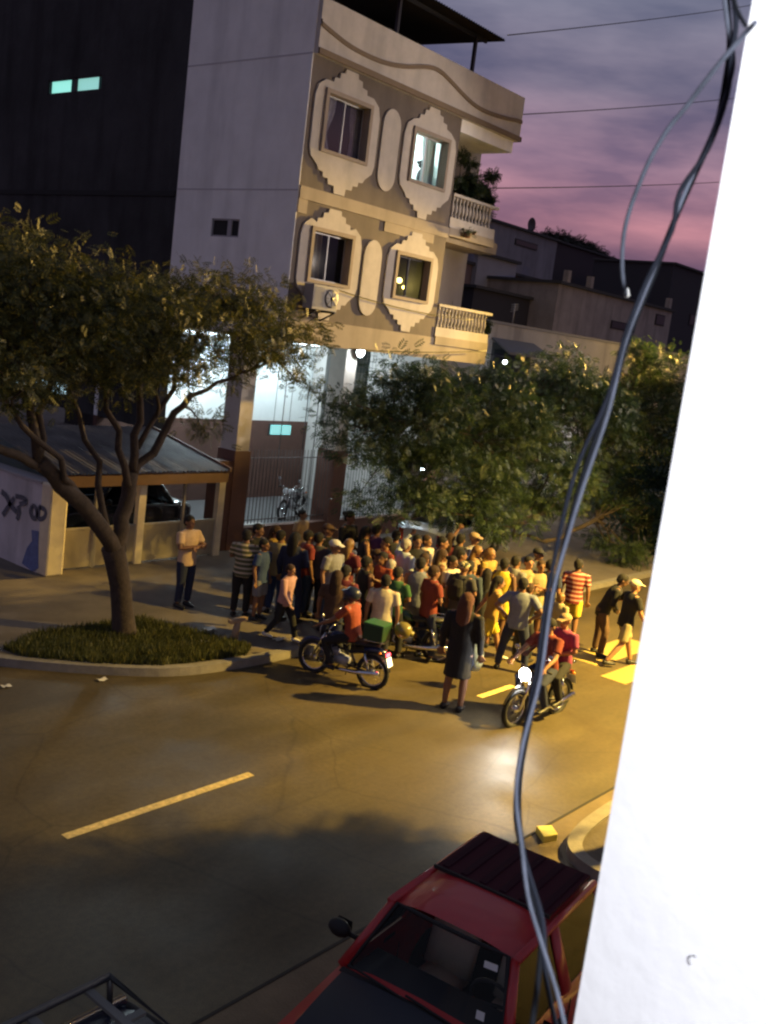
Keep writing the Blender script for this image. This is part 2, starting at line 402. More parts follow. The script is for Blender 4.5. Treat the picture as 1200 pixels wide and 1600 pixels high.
for i in range(len(wave)-1):
    for k in range(3): fs.append((4*i+k, 4*i+4+k, 4*i+5+k, 4*i+1+k))
mb.add(vs, fs); part(mb, 'wavy_moulding', trim_brown)
part(MB().box(X1, XE-.1, YF+.0, YF+1.3, pz0-.32, pz0-.005), 'soffit_beam', plaster_side)
# ornaments: stepped crest and pendant round each window, plaque of rounded outline
def ornament(x0, x1, z0, z1, ztop, zbot):
    cx = (x0+x1)/2; hw = (x1-x0)/2; e = .30; c = .24
    # right half outline from the top centre down
    steps_t = [(0.20, ztop), (0.22, ztop-.10), (.36, ztop-.12), (.38, ztop-.24), (.54, ztop-.26), (.56, ztop-.36)]
    k = (z1+.14-(ztop-.36))
    rt = [(x, z) for x, z in steps_t]+[(hw+.02, z1+.16), (hw+e*.75, z1+.02), (hw+e, z1-.22), (hw+e, z0+.05), (hw+e*.8, z0-.14), (hw+.02, z0-.3)]
    d = (z0-.3-zbot)
    rt += [(hw-.04, z0-.3-d*.18), (hw-.18, z0-.3-d*.20), (hw-.20, z0-.3-d*.42), (hw-.36, z0-.3-d*.44), (hw-.38, z0-.3-d*.66), (.20, z0-.3-d*.68), (.18, zbot)]
    outl = [(cx+x, z) for x, z in rt]+[(cx-x, z) for x, z in reversed(rt)]
    # ring of quads between the window opening and the outline, as a prism with a hole: split into four
    b = MB()
    y0, y1 = YF-.045, YF+.001
    up = [p for p in outl if p[1] >= z1]; 
    top = [(cx-hw, z1)]+[(cx-x, z) for x, z in reversed(rt) if z > z1]+[(cx+x, z) for x, z in rt if z > z1]+[(cx+hw, z1)]
    bot = [(cx+hw, z0)]+[(cx+x, z) for x, z in rt if z < z0]+[(cx-x, z) for x, z in reversed(rt) if z < z0]+[(cx-hw, z0)]
    b.prism_y(list(reversed(top)), y1, y0); b.prism_y(list(reversed(bot)), y1, y0)
    for s in (1, -1):
        mid = [(cx+s*hw, z1), (cx+s*(hw+e*.75), z1+.02), (cx+s*(hw+e), z1-.22), (cx+s*(hw+e), z0+.05), (cx+s*(hw+e*.8), z0-.14), (cx+s*hw, z0)]
        b.prism_y(mid if s > 0 else list(reversed(mid)), y0, y1)
    part(b, 'window_ornament', plaster_orn)
ornament(*wins[0], 11.29, 8.64); ornament(*wins[1], 11.28, 8.64); ornament(*wins[2], 8.30, 5.84); ornament(*wins[3], 8.28, 5.84)
for cx, za, zb in ((18.75, 9.02, 10.88), (18.63, 6.08, 7.86)):
    r = .32; pl = [(cx+r*math.cos(t), zb-r*1.2+r*1.2*math.sin(t)) for t in np.linspace(0, math.pi, 13)]+[(cx+r*math.cos(t), za+r*1.2+r*1.2*math.sin(t)) for t in np.linspace(math.pi, 2*math.pi, 13)]
    part(MB().prism_y(list(reversed(pl)), YF+.001, YF-.045), 'oval_ornament', plaster_orn)
# windows
def window(i, h, kind):
    x0, x1, z0, z1 = h; yb = YF+.16
    # deep reveal frame in front, sliding sashes behind
    fr = MB()
    t = .09; y0 = YF-.10
    fr.box(x0, x0+t, y0, yb, z0, z1).box(x1-t, x1, y0, yb, z0, z1).box(x0+t, x1-t, y0, yb, z1-t, z1).box(x0+t, x1-t, y0, yb, z0, z0+t*.8)
    wn = part(fr, 'window', mat('window_surround_plaster', (.30, .25, .20), .85, var=.1))
    mx_ = (x0+x1)/2+(.02 if i % 2 == 0 else -.02); s = .035
    f2 = MB()
    for a, b_, yy in ((x0+t, mx_+.02, yb-.05), (mx_-.02, x1-t, yb-.02)):
        f2.box(a, a+s, yy-.02, yy, z0+t*.8, z1-t).box(b_-s, b_, yy-.02, yy, z0+t*.8, z1-t).box(a+s, b_-s, yy-.02, yy, z1-t-s, z1-t).box(a+s, b_-s, yy-.02, yy, z0+t*.8, z0+t*.8+s)
    f2.build('frame', alu if i < 3 else dark_metal, wn)
    if kind != 'open':
        MB().box(x0+t+s, mx_-.015, yb-.063, yb-.057, z0+.1, z1-.12).build('pane', pane, wn)
    if kind != 'open': MB().box(mx_+.015, x1-t-s, yb-.033, yb-.027, z0+.1, z1-.12).build('pane', pane, wn)
    return wn
def drape(x0, x1, y, z0, z1, tie=0, side=1):
    b = MB(); n = 18; m_ = 8; vs = []
    for j in range(m_+1):
        tz = j/m_; z = z0+(z1-z0)*tz
        pinch = 1-tie*math.exp(-((tz-.35)/.25)**2)-tie*.3*(1-tz)
        for k in range(n+1):
            u = k/n; wd = (x1-x0)*pinch
            x = (x0+wd*u) if side > 0 else (x1-wd*(1-u))
            vs.append((x, y+.03*math.sin(u*26+tz), z))
    fs = [(j*(n+1)+k, j*(n+1)+k+1, (j+1)*(n+1)+k+1, (j+1)*(n+1)+k) for j in range(m_) for k in range(n)]
    return b.add(vs, fs, True)
kinds = ['curtain', 'open', 'curtain', 'glass']
WN = [window(i, h, k) for i, (h, k) in enumerate(zip(wins, kinds))]
drape(16.5, 17.12, YF+.24, 9.46, 10.72, .3, 1).build('curtain', curtain_m, WN[0]); drape(17.58, 17.95, YF+.24, 9.46, 10.72, .2, -1).build('curtain', curtain_m, WN[0])
drape(16.5, 17.16, YF+.24, 6.66, 7.8, .0, 1).build('curtain', mat('tan_curtain', (.25, .17, .11), .9, var=.2), WN[2])
# the rooms behind: closed boxes, floor/wall/ceiling, so that windows look into depth
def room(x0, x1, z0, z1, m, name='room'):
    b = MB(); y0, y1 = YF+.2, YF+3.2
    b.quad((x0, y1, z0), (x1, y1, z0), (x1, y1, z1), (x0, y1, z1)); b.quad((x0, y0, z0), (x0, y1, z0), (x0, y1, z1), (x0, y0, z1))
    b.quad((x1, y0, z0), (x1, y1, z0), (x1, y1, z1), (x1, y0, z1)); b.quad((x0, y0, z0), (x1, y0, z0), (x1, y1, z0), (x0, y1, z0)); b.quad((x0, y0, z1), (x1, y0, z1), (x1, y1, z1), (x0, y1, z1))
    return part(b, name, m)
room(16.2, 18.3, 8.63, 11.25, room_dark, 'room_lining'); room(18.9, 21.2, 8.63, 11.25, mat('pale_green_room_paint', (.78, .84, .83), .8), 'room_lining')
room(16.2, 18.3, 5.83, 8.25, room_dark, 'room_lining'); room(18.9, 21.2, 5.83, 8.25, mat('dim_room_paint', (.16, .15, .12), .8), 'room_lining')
point('room_lamp', (19.7, YF+1.6, 10.7), (.80, 1, .98), 230, .15, bl)
drape(20.35, 20.9, YF+.26, 9.45, 10.66, .15, -1).build('curtain', mat('aqua_curtain', (.35, .50, .50), .8), WN[1])
MB().bar((20.28, YF+.11, 9.5), (20.28, YF+.11, 10.6), .05, .03).build('mullion', alu, WN[1])
MB().tube([(19.98, YF+.5, 10.62), (19.98, YF+.5, 10.38)], .02, 6).ell((19.98, YF+.5, 10.33), (.05, .05, .07)).build('lamp_cord', dark_metal, WN[1])
warm = mat('warm_reflection_glow', (1, .8, .3), emit=(1, .72, .18), estr=14)
b_ = MB(); p_ = PY(624, 438, YF+.9); b_.ell(p_, (.10, .05, .07)); p_ = PY(631, 449, YF+1.0); b_.ell(p_, (.06, .05, .045)); b_.build('reflection_glow', warm, WN[3])  # added glowing blobs stand in for a warm reflection in the glass
point('reflection_fill', PY(628, 446, YF+.8), (1, .72, .2), 8, .08, bl)  # small fill light added to go with that reflection
# balconies with turned balusters
def baluster_mesh(h):
    p = [(.045, 0), (.045, .05), (.028, .07), (.03, .12), (.058, .22*h/.6), (.05, .32*h/.6), (.026, .44*h/.6), (.024, h-.12), (.04, h-.09), (.045, h-.05), (.045, h)]
    return MB().lathe(p, n=10).mesh('baluster', plaster_orn)
def balcony(zr, xr, slab0):
    # rail top zr; from the facade corner to xr; depth 1.25
    zb = zr-.60
    part(MB().box(X1+.02, xr, YF-.06, YF+1.25, slab0, slab0+.22), 'balcony_slab', plaster_cream)
    part(MB().box(X1+.02, xr, YF-.03, YF+.09, slab0+.22, zb).box(xr-.12, xr, YF+.09, YF+1.25, slab0+.22, zb), 'balcony_curb', plaster_orn)
    part(MB().box(X1+.02, xr+.03, YF-.06, YF+.12, zr-.07, zr).box(xr-.15, xr+.03, YF+.12, YF+1.25, zr-.07, zr), 'handrail', plaster_orn)
    me = baluster_mesh(zr-.07-zb); n = int((xr-X1-.1)/.155)
    for k in range(n):
        o = link('baluster', me, bl); o.location = Vector((X1+.12+k*.155, YF+.03, zb))-bl.location
    for k in range(7):
        o = link('baluster', me, bl); o.location = Vector((xr-.06, YF+.2+k*.155, zb))-bl.location
balcony(9.50, 23.55, 8.42); balcony(6.68, 23.95, 5.62)
# ground floor: columns, low wall, railing, gate, lit porch
YC = 17.66
cl = PY(378, 610, YC).x
for cx in (cl, 19.68, 23.75):
    c = part(MB().box(cx, cx+.42, YC, YC+.55, 2.54, 5.24), 'column', plaster_orn)
    MB().box(cx-.03, cx+.48, YC-.03, YC+.6, 0.10, 2.54).build('column_base', brick_brown, c)
part(MB().box(cl-.45, cl-.03, YC+.0, YC+.4, .1, 2.3), 'pier', brick_brown)
part(MB().box(cl+.45, 19.65, YC+.02, YC+.22, .1, .64).box(20.16, 23.72, YC+.02, YC+.22, .1, .64), 'low_wall', brick_brown)
part(MB().box(cl+.45, 17.4, YC-.005, YC+.24, .64, .70), 'coping', white_trim)
def fence_bars(x0, x1, y, z0, z1, step=.115):
    b = MB(); n = int((x1-x0)/step)
    for k in range(n+1):
        x = x0+.02+k*(x1-x0-.04)/n; b.tube([(x, y, z0), (x, y, z1)], .009, 5)
    for z in (z0+.1, z1-.2): b.bar((x0, y, z), (x1, y, z), .03, .02)
    return b
o = part(fence_bars(cl+.48, 19.62, YC+.12, .70, 2.55), 'railing_bars', mat('brown_iron', (.07, .05, .045), .5, .3)); o['kind'] = 'stuff'
o = part(fence_bars(20.18, 23.70, YC+.12, .64, 2.60), 'railing_bars', mat('grey_iron', (.12, .12, .12), .5, .3)); o['kind'] = 'stuff'
b = MB()
for px_ in (437, 473, 490):
    p = PY(px_, 700, YC+.12); b.tube([(p.x, YC+.13, .7), (p.x, YC+.13, 4.3)], .012, 5)
part(b, 'fence_post', dark_metal)
# ring ornament welded on the right-hand railing
tor = MB(); c_ = PY(536, 729, YC+.10)
tor.tube([(c_.x+.13*math.cos(t), YC+.09, c_.z+.13*math.sin(t)) for t in np.linspace(0, 2*math.pi, 19)], .014, 5, cap=False)
for t in np.linspace(0, 2*math.pi, 7)[:-1]: tor.tube([(c_.x, YC+.09, c_.z), (c_.x+.13*math.cos(t), YC+.09, c_.z+.13*math.sin(t))], .01, 4)
part(tor, 'iron_rosette', mat('white_iron', (.5, .5, .5), .5))
# the porch behind
YB = 23.0
porch_white = mat('porch_white_paint', (.74, .78, .78), .8, var=.04)
part(MB().box(X0+.0, 24.2, YB, YB+.15, 2.62, 5.24), 'porch_back_wall', porch_white)
part(MB().box(X0-.0, 24.2, YB-.03, YB+.15, .1, 2.62), 'porch_wainscot', mat('dark_wainscot_paint', (.085, .04, .03), .85, var=.15))
part(MB().box(X0+.2, 24.2, YC+.6, YB-.03, .10, .16), 'porch_floor', mat('tile_floor', (.12, .12, .125), .35, var=.1))
part(MB().box(24.05, 24.2, YC+.5, YB-.05, .16, 5.24), 'porch_side_wall', plaster_white)
# stair flank / inner pillar, shutter panel and grille door seen through the bars
p1 = PY(513, 560, YC+.9); part(MB().box(p1.x, p1.x+.55, YC+.75, YC+.95, 3.1, 5.22), 'shutter', mat('grey_shutter', (.12, .12, .11), .6, .2))
b = MB(); p2 = PY(553, 560, YC+1.3)
for k in range(8): b.tube([(p2.x+k*.14, YC+1.3, 2.7), (p2.x+k*.14, YC+1.3, 5.2)], .01, 4)
for k in range(14): b.tube([(p2.x, YC+1.3, 2.75+k*.18), (p2.x+.98, YC+1.3, 2.75+k*.18)], .008, 4)
o = part(b, 'window_grille', mat('grille_iron', (.2, .22, .22), .5)); o['kind'] = 'stuff'
part(MB().box(p2.x+.05, p2.x+.95, YC+1.5, YC+1.56, 3.6, 5.2), 'grille_backing', mat('tinted_panel', (.10, .14, .14), .5))
p3 = PY(440, 672, YC+2.2)
sg = MB(); sg.box(p3.x-.38, p3.x+.36, YC+2.2, YC+2.26, p3.z-.13, p3.z+.13)
sg.build('wall_sign', mat('lit_cyan_panel', (.3, .8, .8), emit=(.35, .85, .85), estr=.8), label='small glowing cyan panel hanging in the lit porch behind the railing', cat='sign')
MB().box(p3.x-.42, p3.x+.40, YC+2.26, YC+2.30, p3.z-.16, p3.z+.16).build('backing_board', dark_metal, bpy.data.objects['wall_sign'])
MB().tube([(p3.x-.3, YC+2.24, p3.z+.13), (p3.x-.3, YC+2.24, 5.24)], .01, 4).tube([(p3.x+.3, YC+2.24, p3.z+.13), (p3.x+.3, YC+2.24, 5.24)], .01, 4).build('hanger', dark_metal, bpy.data.objects['wall_sign'])
# lights of the porch: tubes on the ceiling and the round flood lamp on the beam
tube_e = mat('cool_tube_glow', (1, 1, 1), emit=(.78, .95, 1), estr=9)
for i, (x, y, pw) in enumerate(((17.6, 21.6, 240), (19.3, 22.0, 300), (22.2, 21.6, 240))):
    cl_ = thing('ceiling_light', ['cool white tube lamp on the porch ceiling nearest the open left side', 'cool white tube lamp on the middle of the porch ceiling', 'cool white tube lamp on the right part of the porch ceiling'][i], 'ceiling light', (x, y, 5.24), 'porch ceiling lights')
    MB().box(x-.6, x+.6, y-.06, y+.06, 5.17, 5.235).build('housing', white_trim, cl_)
    MB().tube([(x-.58, y, 5.145), (x+.58, y, 5.145)], .018, 8).build('tube', tube_e, cl_)
    point('lamp', (x, y, 5.0), (.76, .93, 1), pw, .25, cl_)
fl = PY(563, 550, YC-.15)
lampo = thing('wall_lamp', 'round white floodlight glaring at the top of the second porch column', 'lamp', (fl.x, fl.y, fl.z))
MB().lathe([(.02, .10), (.10, .09), (.15, .03), (.15, 0)], (fl.x, fl.y, fl.z), 16, 'y').build('lamp_housing', dark_metal, lampo)
MB().ell((fl.x, fl.y-.01, fl.z), (.14, .05, .13), 16, 10).build('lens', mat('flood_glow', (1, 1, 1), emit=(.85, .95, 1), estr=60), lampo)
MB().tube([(fl.x, fl.y+.09, fl.z), (fl.x, fl.y+.09, 5.3), (fl.x, YC, 5.3)], .02, 6).build('bracket', dark_metal, lampo)
point('flood_beam', (fl.x, fl.y-.12, fl.z), (.85, .95, 1), 85, .12, lampo)
# roof terrace canopy of corrugated sheet on steel posts
can = thing('roof_canopy', 'dark corrugated metal canopy on thin posts above the roof terrace parapet', 'canopy', (21, 18, 12.3))
ce = PY(790, 63, YF-.4); zc = ce.z
b = MB(); nx, ny = 150, 6; vs = []
xa, xb, ya, yb_ = 17.2, ce.x, YF-.4, YF+4.6
for j in range(ny+1):
    for i in range(nx+1):
        y = ya+(yb_-ya)*j/ny; x = xa+(xb-xa)*i/nx
        vs.append((x, y, zc+.05*(y-ya)+.03*math.sin(i*math.pi/1.5)))
fs = [(j*(nx+1)+i, j*(nx+1)+i+1, (j+1)*(nx+1)+i+1, (j+1)*(nx+1)+i) for j in range(ny) for i in range(nx)]
vs2 = [(x, y, z-.012) for x, y, z in vs]; b.add(vs, fs, True); b.add(vs2, [tuple(reversed(f)) for f in fs], True)
b.build('corrugated_sheet', mat('rusty_dark_sheet', (.018, .014, .014), .7, .3, var=.3), can)
for i, (px_, py_, yy) in enumerate(((740, 90, YF+.05), (622, 30, YF+.05))):
    p = PY(px_, py_, yy); MB().bar((p.x, yy, 11.5), (p.x, yy, zc-.02), .08, .08).build('post', dark_metal, can)
for y in (YF+.05, YF+2.2): MB().bar((xa, y, zc-.06), (xb-.2, y, zc-.06), .06, .08).build('beam', dark_metal, can)
for x in (17.6, 23): MB().bar((x, YF+4.0, 11.5), (x, YF+4.0, zc+.15), .08, .08).build('post', dark_metal, can)

# air conditioner under window three
ac0 = PY(515, 467, YF-.35)
ac = thing('air_conditioner', 'white outdoor air conditioner unit on a bracket under the lower left window', 'air conditioner', (ac0.x, YF, ac0.z))
x, z = ac0.x, ac0.z
MB().box(x-.62, x+.20, YF-.42, YF-.12, z-.28, z+.27).build('casing', mat('off_white_enamel', (.27, .26, .25), .6), ac, bevel=.015)
MB().lathe([(.21, 0), (.21, -.02), (.17, -.025)], (x-.02, YF-.42, z), 20, 'y').build('fan_grille', mat('grey_grille', (.2, .2, .2), .5), ac)
b = MB()
for t in np.linspace(0, math.pi, 5)[:-1]: b.bar((x-.02-.19*math.cos(t), YF-.45, z-.19*math.sin(t)), (x-.02+.19*math.cos(t), YF-.45, z+.19*math.sin(t)), .012, .012)
b.lathe([(.05, -.46), (.05, -.44)], (x-.02, YF, z), 10, 'y'); b.build('fan_guard', dark_metal, ac)
b = MB()
for k in range(9): b.box(x-.56+k*.035, x-.545+k*.035, YF-.425, YF-.418, z-.22, z+.22)
b.build('louvre', mat('grey_grille', (.2, .2, .2)), ac)
for xx in (x-.52, x+.10):
    MB().bar((xx, YF-.48, z-.30), (xx, YF, z-.30), .04, .04).bar((xx, YF-.45, z-.31), (xx, YF, z-.52), .03, .03).build('bracket', dark_metal, ac)
# cable sagging over the facade
def cable(name, pts, r, m, label, cat='cable', n=6, grp=None):
    b = MB(); b.tube(pts, r, n); o = b.build(name, m, label=label, cat=cat, group=grp); return o
def sag(a, b_, s, n=16): return [Vector(a).lerp(Vector(b_), t)-Vector((0, 0, s*4*t*(1-t))) for t in np.linspace(0, 1, n)]
blk = mat('black_cable', (.012, .012, .014), .6)
cable('wall_cable', sag(PY(512, 447, YF-.1), PY(740, 500, YF-.1), .12), .012, blk, 'thin dark cable sagging across the facade under the lower windows')

# ------------------------------------------------------------------ dark building behind
XD = X0+.02
rb = thing('dark_building', 'tall unlit cement building behind the apartment block with one glowing window', 'building', (XD, 24, 0))
lw0 = PX(76, 126, XD); lw1 = PX(157, 148, XD)
st0 = PX(0, 594, XD); st1 = PX(104, 601, XD)
def side_holes(ya, yb, za, zb, holes, x0, x1):
    b = MB(); ys = sorted({ya, yb, *[h[0] for h in holes], *[h[1] for h in holes]}); zs = sorted({za, zb, *[h[2] for h in holes], *[h[3] for h in holes]})
    for i in range(len(ys)-1):
        for j in range(len(zs)-1):
            cy, cz = (ys[i]+ys[i+1])/2, (zs[j]+zs[j+1])/2
            if not any(h[0] < cy < h[1] and h[2] < cz < h[3] for h in holes): b.box(x0, x1, ys[i], ys[i+1], zs[j], zs[j+1])
    return b
h1 = (min(lw0.y, lw1.y), max(lw0.y, lw1.y), PX(76, 148, XD).z, lw0.z)
h2 = (min(st0.y, st1.y), max(st0.y, st1.y)+.5, min(st0.z, st1.z)-.02, max(st0.z, st1.z)+.02)
if h2[2] > h2[3]: h2 = (h2[0], h2[1], h2[3], h2[2])
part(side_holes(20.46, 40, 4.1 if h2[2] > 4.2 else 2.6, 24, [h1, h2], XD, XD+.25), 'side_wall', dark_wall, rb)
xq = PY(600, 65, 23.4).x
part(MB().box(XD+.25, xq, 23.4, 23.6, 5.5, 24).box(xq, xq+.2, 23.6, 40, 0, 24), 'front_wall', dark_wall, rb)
part(MB().box(XD-.03, XD, 20.5, 34, 8.35, 8.47), 'floor_line', mat('darker_joint', (.02, .02, .022), .95), rb)
glow = mat('lit_room_glass', (.3, .8, .75), .3, emit=(.35, .95, .82), estr=.85)
wn = part(MB().box(XD+.02, XD+.06, h1[0]-.03, h1[1]+.03, h1[2]-.03, h1[2]+.03).box(XD+.02, XD+.06, h1[0]-.03, h1[1]+.03, h1[3]-.03, h1[3]+.03).box(XD+.02, XD+.06, h1[0]-.03, h1[0]+.04, h1[2], h1[3])
          .box(XD+.02, XD+.06, h1[1]-.04, h1[1]+.03, h1[2], h1[3]).box(XD+.02, XD+.06, (h1[0]+h1[1])/2-.10, (h1[0]+h1[1])/2+.02, h1[2], h1[3]), 'window', dark_metal, rb)
ym_ = (h1[0]+h1[1])/2
glow2 = mat('lit_curtain_glow', (.3, .8, .75), .5, emit=(.42, .92, .84), estr=.62)
MB().box(XD+.12, XD+.14, ym_, h1[1], h1[2], h1[3]).build('pane', glow, wn); MB().box(XD+.12, XD+.14, h1[0], ym_, h1[2], h1[3]).build('pane', glow2, wn)
MB().box(XD+.06, XD+.11, ym_+.02, ym_+.22, h1[2], h1[3]-.02).build('curtain', mat('teal_curtain', (.05, .14, .13), .9), wn); MB().box(XD+.06, XD+.11, h1[0]+.12, h1[0]+.2, h1[2]+.02, h1[3]).build('curtain', mat('teal_curtain', (.05, .14, .13)), wn)
wn = part(MB().box(XD+.02, XD+.05, h2[0]-.03, h2[1], h2[3]-.02, h2[3]+.03), 'window', dark_metal, rb)
MB().box(XD+.10, XD+.12, h2[0], h2[1], h2[2], h2[3]).build('pane', mat('lit_strip_glass', (.5, .8, .9), .3, emit=(.6, .9, 1), estr=1.3), wn)

# ------------------------------------------------------------------ carport next door and its boundary wall
YG = 17.40
XW0 = G(72, 902, .12).x
cp = thing('carport', 'low carport with grey corrugated roof, brown fascia and cream sheet gates', 'carport', (13.4, YG, 0))
e0 = PY(86, 738, YG-.25); e1 = PY(359, 741, YG-.25); ze = 2.17
rx0, rx1 = XW0+.35, e1.x
hip = PX(233, 667, rx1)
ry1 = hip.y; rz1 = hip.z
b = MB(); nx, ny = 130, 10; vs = []
for j in range(ny+1):
    for i in range(nx+1):
        t = j/ny; x = rx0-.2+(rx1-rx0+.2)*i/nx
        vs.append((x, YG-.25+(ry1-YG+.25)*t, ze+(rz1-ze)*t+.022*math.sin(i*math.pi/1.6)))
fs = [(j*(nx+1)+i, j*(nx+1)+i+1, (j+1)*(nx+1)+i+1, (j+1)*(nx+1)+i) for j in range(ny) for i in range(nx)]
b.add(vs, fs, True)
b.build('corrugated_roof', mat('weathered_zinc_sheet', (.13, .12, .115), .7, .15, var=.4, scale=1.5), cp)
MB().box(rx0, rx1, YG-.22, YG-.14, 1.89, 2.13).build('fascia_board', mat('brown_fascia_paint', (.13, .06, .035), .7, var=.15), cp)
MB().add([(rx1, YG-.25, ze-.03), (rx1+.05, YG-.25, ze-.03), (rx1+.05, ry1, rz1-.03), (rx1, ry1, rz1-.03), (rx1, YG-.25, ze+.06), (rx1+.05, YG-.25, ze+.06), (rx1+.05, ry1, rz1+.06), (rx1, ry1, rz1+.06)],
         [(0, 3, 2, 1), (4, 5, 6, 7), (0, 1, 5, 4), (1, 2, 6, 5), (2, 3, 7, 6), (3, 0, 4, 7)]).build('barge_board', mat('brown_fascia_paint', (.1, .05, .03)), cp)
cream_paint = mat('cream_post_paint', (.78, .68, .48), .7, var=.1, scale=5, stain=.2)
pxs = [PY(228, 760, YG).x-.1, PY(350, 760, YG).x-.1]
for xx in (pxs[0], pxs[1]): MB().box(xx-.09, xx+.09, YG-.07, YG+.07, .12, 1.88).build('post', cream_paint, cp)
thinp = mat('galvanised_post', (.32, .30, .27), .5, .3)
for xx, zt in ((PY(288, 790, YG).x-.03, 1.88), (PY(146, 840, YG).x, 1.88)): MB().box(xx-.03, xx+.03, YG-.03, YG+.03, .12, zt).build('thin_post', thinp, cp)
gm = mat('cream_sheet_gate', (.36, .31, .22), .65, var=.15, scale=2, stain=.25)
edge = mat('gate_edge', (.4, .36, .28), .6)
gx = [rx0-.05, PY(146, 840, YG).x-.03, pxs[0]-.09, PY(288, 790, YG).x-.06, pxs[1]-.09]
for a_, b_ in zip(gx, gx[1:]):
    g1 = MB().box(a_+.09, b_-.03, YG-.015, YG+.015, .16, .97).build('gate_panel', gm, cp)
    MB().box(a_+.05, b_, YG-.025, YG+.025, .96, 1.0).box(a_+.05, a_+.09, YG-.025, YG+.025, .14, .96).box(b_-.03, b_+.01, YG-.025, YG+.025, .14, .96).build('gate_frame', edge, g1)
MB().box(rx0, rx1, 21.0, 21.1, .12, 2.6).build('rear_wall', mat('bluish_wall_paint', (.13, .16, .20), .8, var=.2, scale=1), cp)
point('carport_bulb', (14.9, 19.8, 1.95), (.6, .8, 1), 4, .08, cp)
MB().ell((14.9, 19.8, 2.0), (.06, .06, .06)).build('bulb', mat('bulb_glow', (1, 1, 1), emit=(.7, .9, 1), estr=12), cp)
# boundary wall running back from the pavement
XW = G(72, 902, .12).x
bw = thing('boundary_wall', 'white plastered boundary wall with grey and blue graffiti left of the carport gates', 'wall', (XW, YG, 0))
yw0 = YG-.02; lilac = mat('grubby_white_wall', (.60, .57, .60), .85, var=.1, scale=2.2, stain=.3, bump=.2)
MB().box(XW+.0, XW+.30, yw0+.05, 34, .12, 1.93).build('wall_panel', lilac, bw)
MB().box(XW-.02, XW+.38, yw0-.3, yw0+.05, .12, 1.98).build('end_pier', cream_paint, bw, bevel=.04)
MB().box(XW-.03, XW+.33, yw0+.06, 34, 1.93, 1.98).build('coping', mat('coping_grey', (.4, .38, .4), .9), bw)
gr = mat('grey_spray_paint', (.12, .12, .15), .8, var=.3, scale=12); bp = mat('blue_patch_colour', (.14, .18, .36), .8, var=.2, scale=8)
def scrib(pts, r, m, nm):
    b = MB(); q = [PX(x, y, XW-.026) for x, y in pts]; q = [(p.y, p.z) for p in q]; q = smooth_path(q, 2)
    vs = []
    for i, p in enumerate(q):
        a = Vector(q[max(0, i-1)]); c = Vector(q[min(len(q)-1, i+1)]); t = (c-a).normalized(); nn = Vector((-t.y, t.x))*r
        vs += [(XW-.026, p[0]+nn.x, p[1]+nn.y), (XW-.026, p[0]-nn.x, p[1]-nn.y)]
    b.add(vs, [(2*i, 2*i+1, 2*i+3, 2*i+2) for i in range(len(q)-1)]); b.build(nm, m, bw)
scrib([(2, 768), (10, 775), (16, 790), (26, 800)], .06, gr, 'graffiti_stroke'); scrib([(22, 778), (12, 792), (4, 805)], .055, gr, 'graffiti_stroke')
scrib([(24, 775), (38, 778), (42, 785), (30, 788)], .05, gr, 'graffiti_stroke'); scrib([(28, 790), (30, 800), (26, 812)], .05, gr, 'graffiti_stroke')
scrib([(50, 790), (46, 800), (52, 812), (58, 806), (56, 792), (50, 790)], .05, gr, 'graffiti_stroke'); scrib([(62, 792), (72, 797), (70, 810), (60, 812), (58, 800), (63, 791)], .05, gr, 'graffiti_stroke')
q = [PX(x, y, XW-.026) for x, y in ((49, 828), (60, 830), (60, 848), (60, 888), (50, 893), (34, 880), (42, 856), (50, 845))]
MB().add([(p.x, p.y, p.z) for p in q], [tuple(range(len(q)))]).build('blue_patch', bp, bw)  # flat blue patch low on the wall
# pale house wall far behind the boundary wall
wh = thing('white_house', 'pale low house wall showing between tree limbs behind the graffiti wall', 'house', (9.0, 26, 0))
a_ = PY(0, 678, 26); b2 = PY(96, 748, 26)
MB().prism_y([(a_.x-5, 0), (b2.x+.6, 0), (b2.x+.6, b2.z-.3), (a_.x, a_.z), (a_.x-5, a_.z+.1)], 26, 26.2).build('gable_wall', plaster_white, wh)
MB().prism_y([(a_.x-5, a_.z+.1), (a_.x, a_.z), (b2.x+.6, b2.z-.3), (b2.x+.6, b2.z-.2), (a_.x, a_.z+.1), (a_.x-5, a_.z+.2)], 25.9, 27).build('roof_edge', dark_metal, wh)

# ------------------------------------------------------------------ houses to the right of the block
YN = 18.0
nh = thing('white_house', 'low white house with a long blank parapet right of the apartment building', 'house', (32, YN, 0))
t0 = PY(745, 500, YN); zt = t0.z
MB().box(24.3, 46, YN, YN+.2, .12, zt).build('front_wall', mat('greyed_white_wall', (.42, .41, .41), .9, var=.15, scale=.8, stain=.35), nh)
MB().box(24.3, 24.5, YN+.2, 26, .12, zt).box(45.8, 46, YN+.2, 26, .12, zt).build('side_wall', plaster_white, nh)
MB().box(24.3, 46.03, YN-.04, YN+.22, zt, zt+.08).build('coping', mat('grey_coping', (.25, .25, .27), .8), nh)
MB().box(24.3, 46, YN+.2, 26, zt-.5, zt-.4).build('roof', mat('dark_roof', (.05, .05, .055), .9), nh)
aw0 = PY(768, 529, YN); aw1 = PY(833, 543, YN); 
awb = MB().add([(aw0.x, YN, aw0.z+.05), (aw1.x, YN, aw0.z+.05), (aw1.x+.1, YN-.8, aw0.z-.35), (aw0.x-.1, YN-.8, aw0.z-.35), (aw0.x, YN, aw0.z), (aw1.x, YN, aw0.z), (aw1.x+.1, YN-.8, aw0.z-.42), (aw0.x-.1, YN-.8, aw0.z-.42)],
     [(0, 1, 2, 3), (4, 7, 6, 5), (3, 2, 6, 7), (0, 3, 7, 4), (1, 5, 6, 2)]).build('awning', mat('blue_grey_awning', (.12, .14, .18), .7), nh)
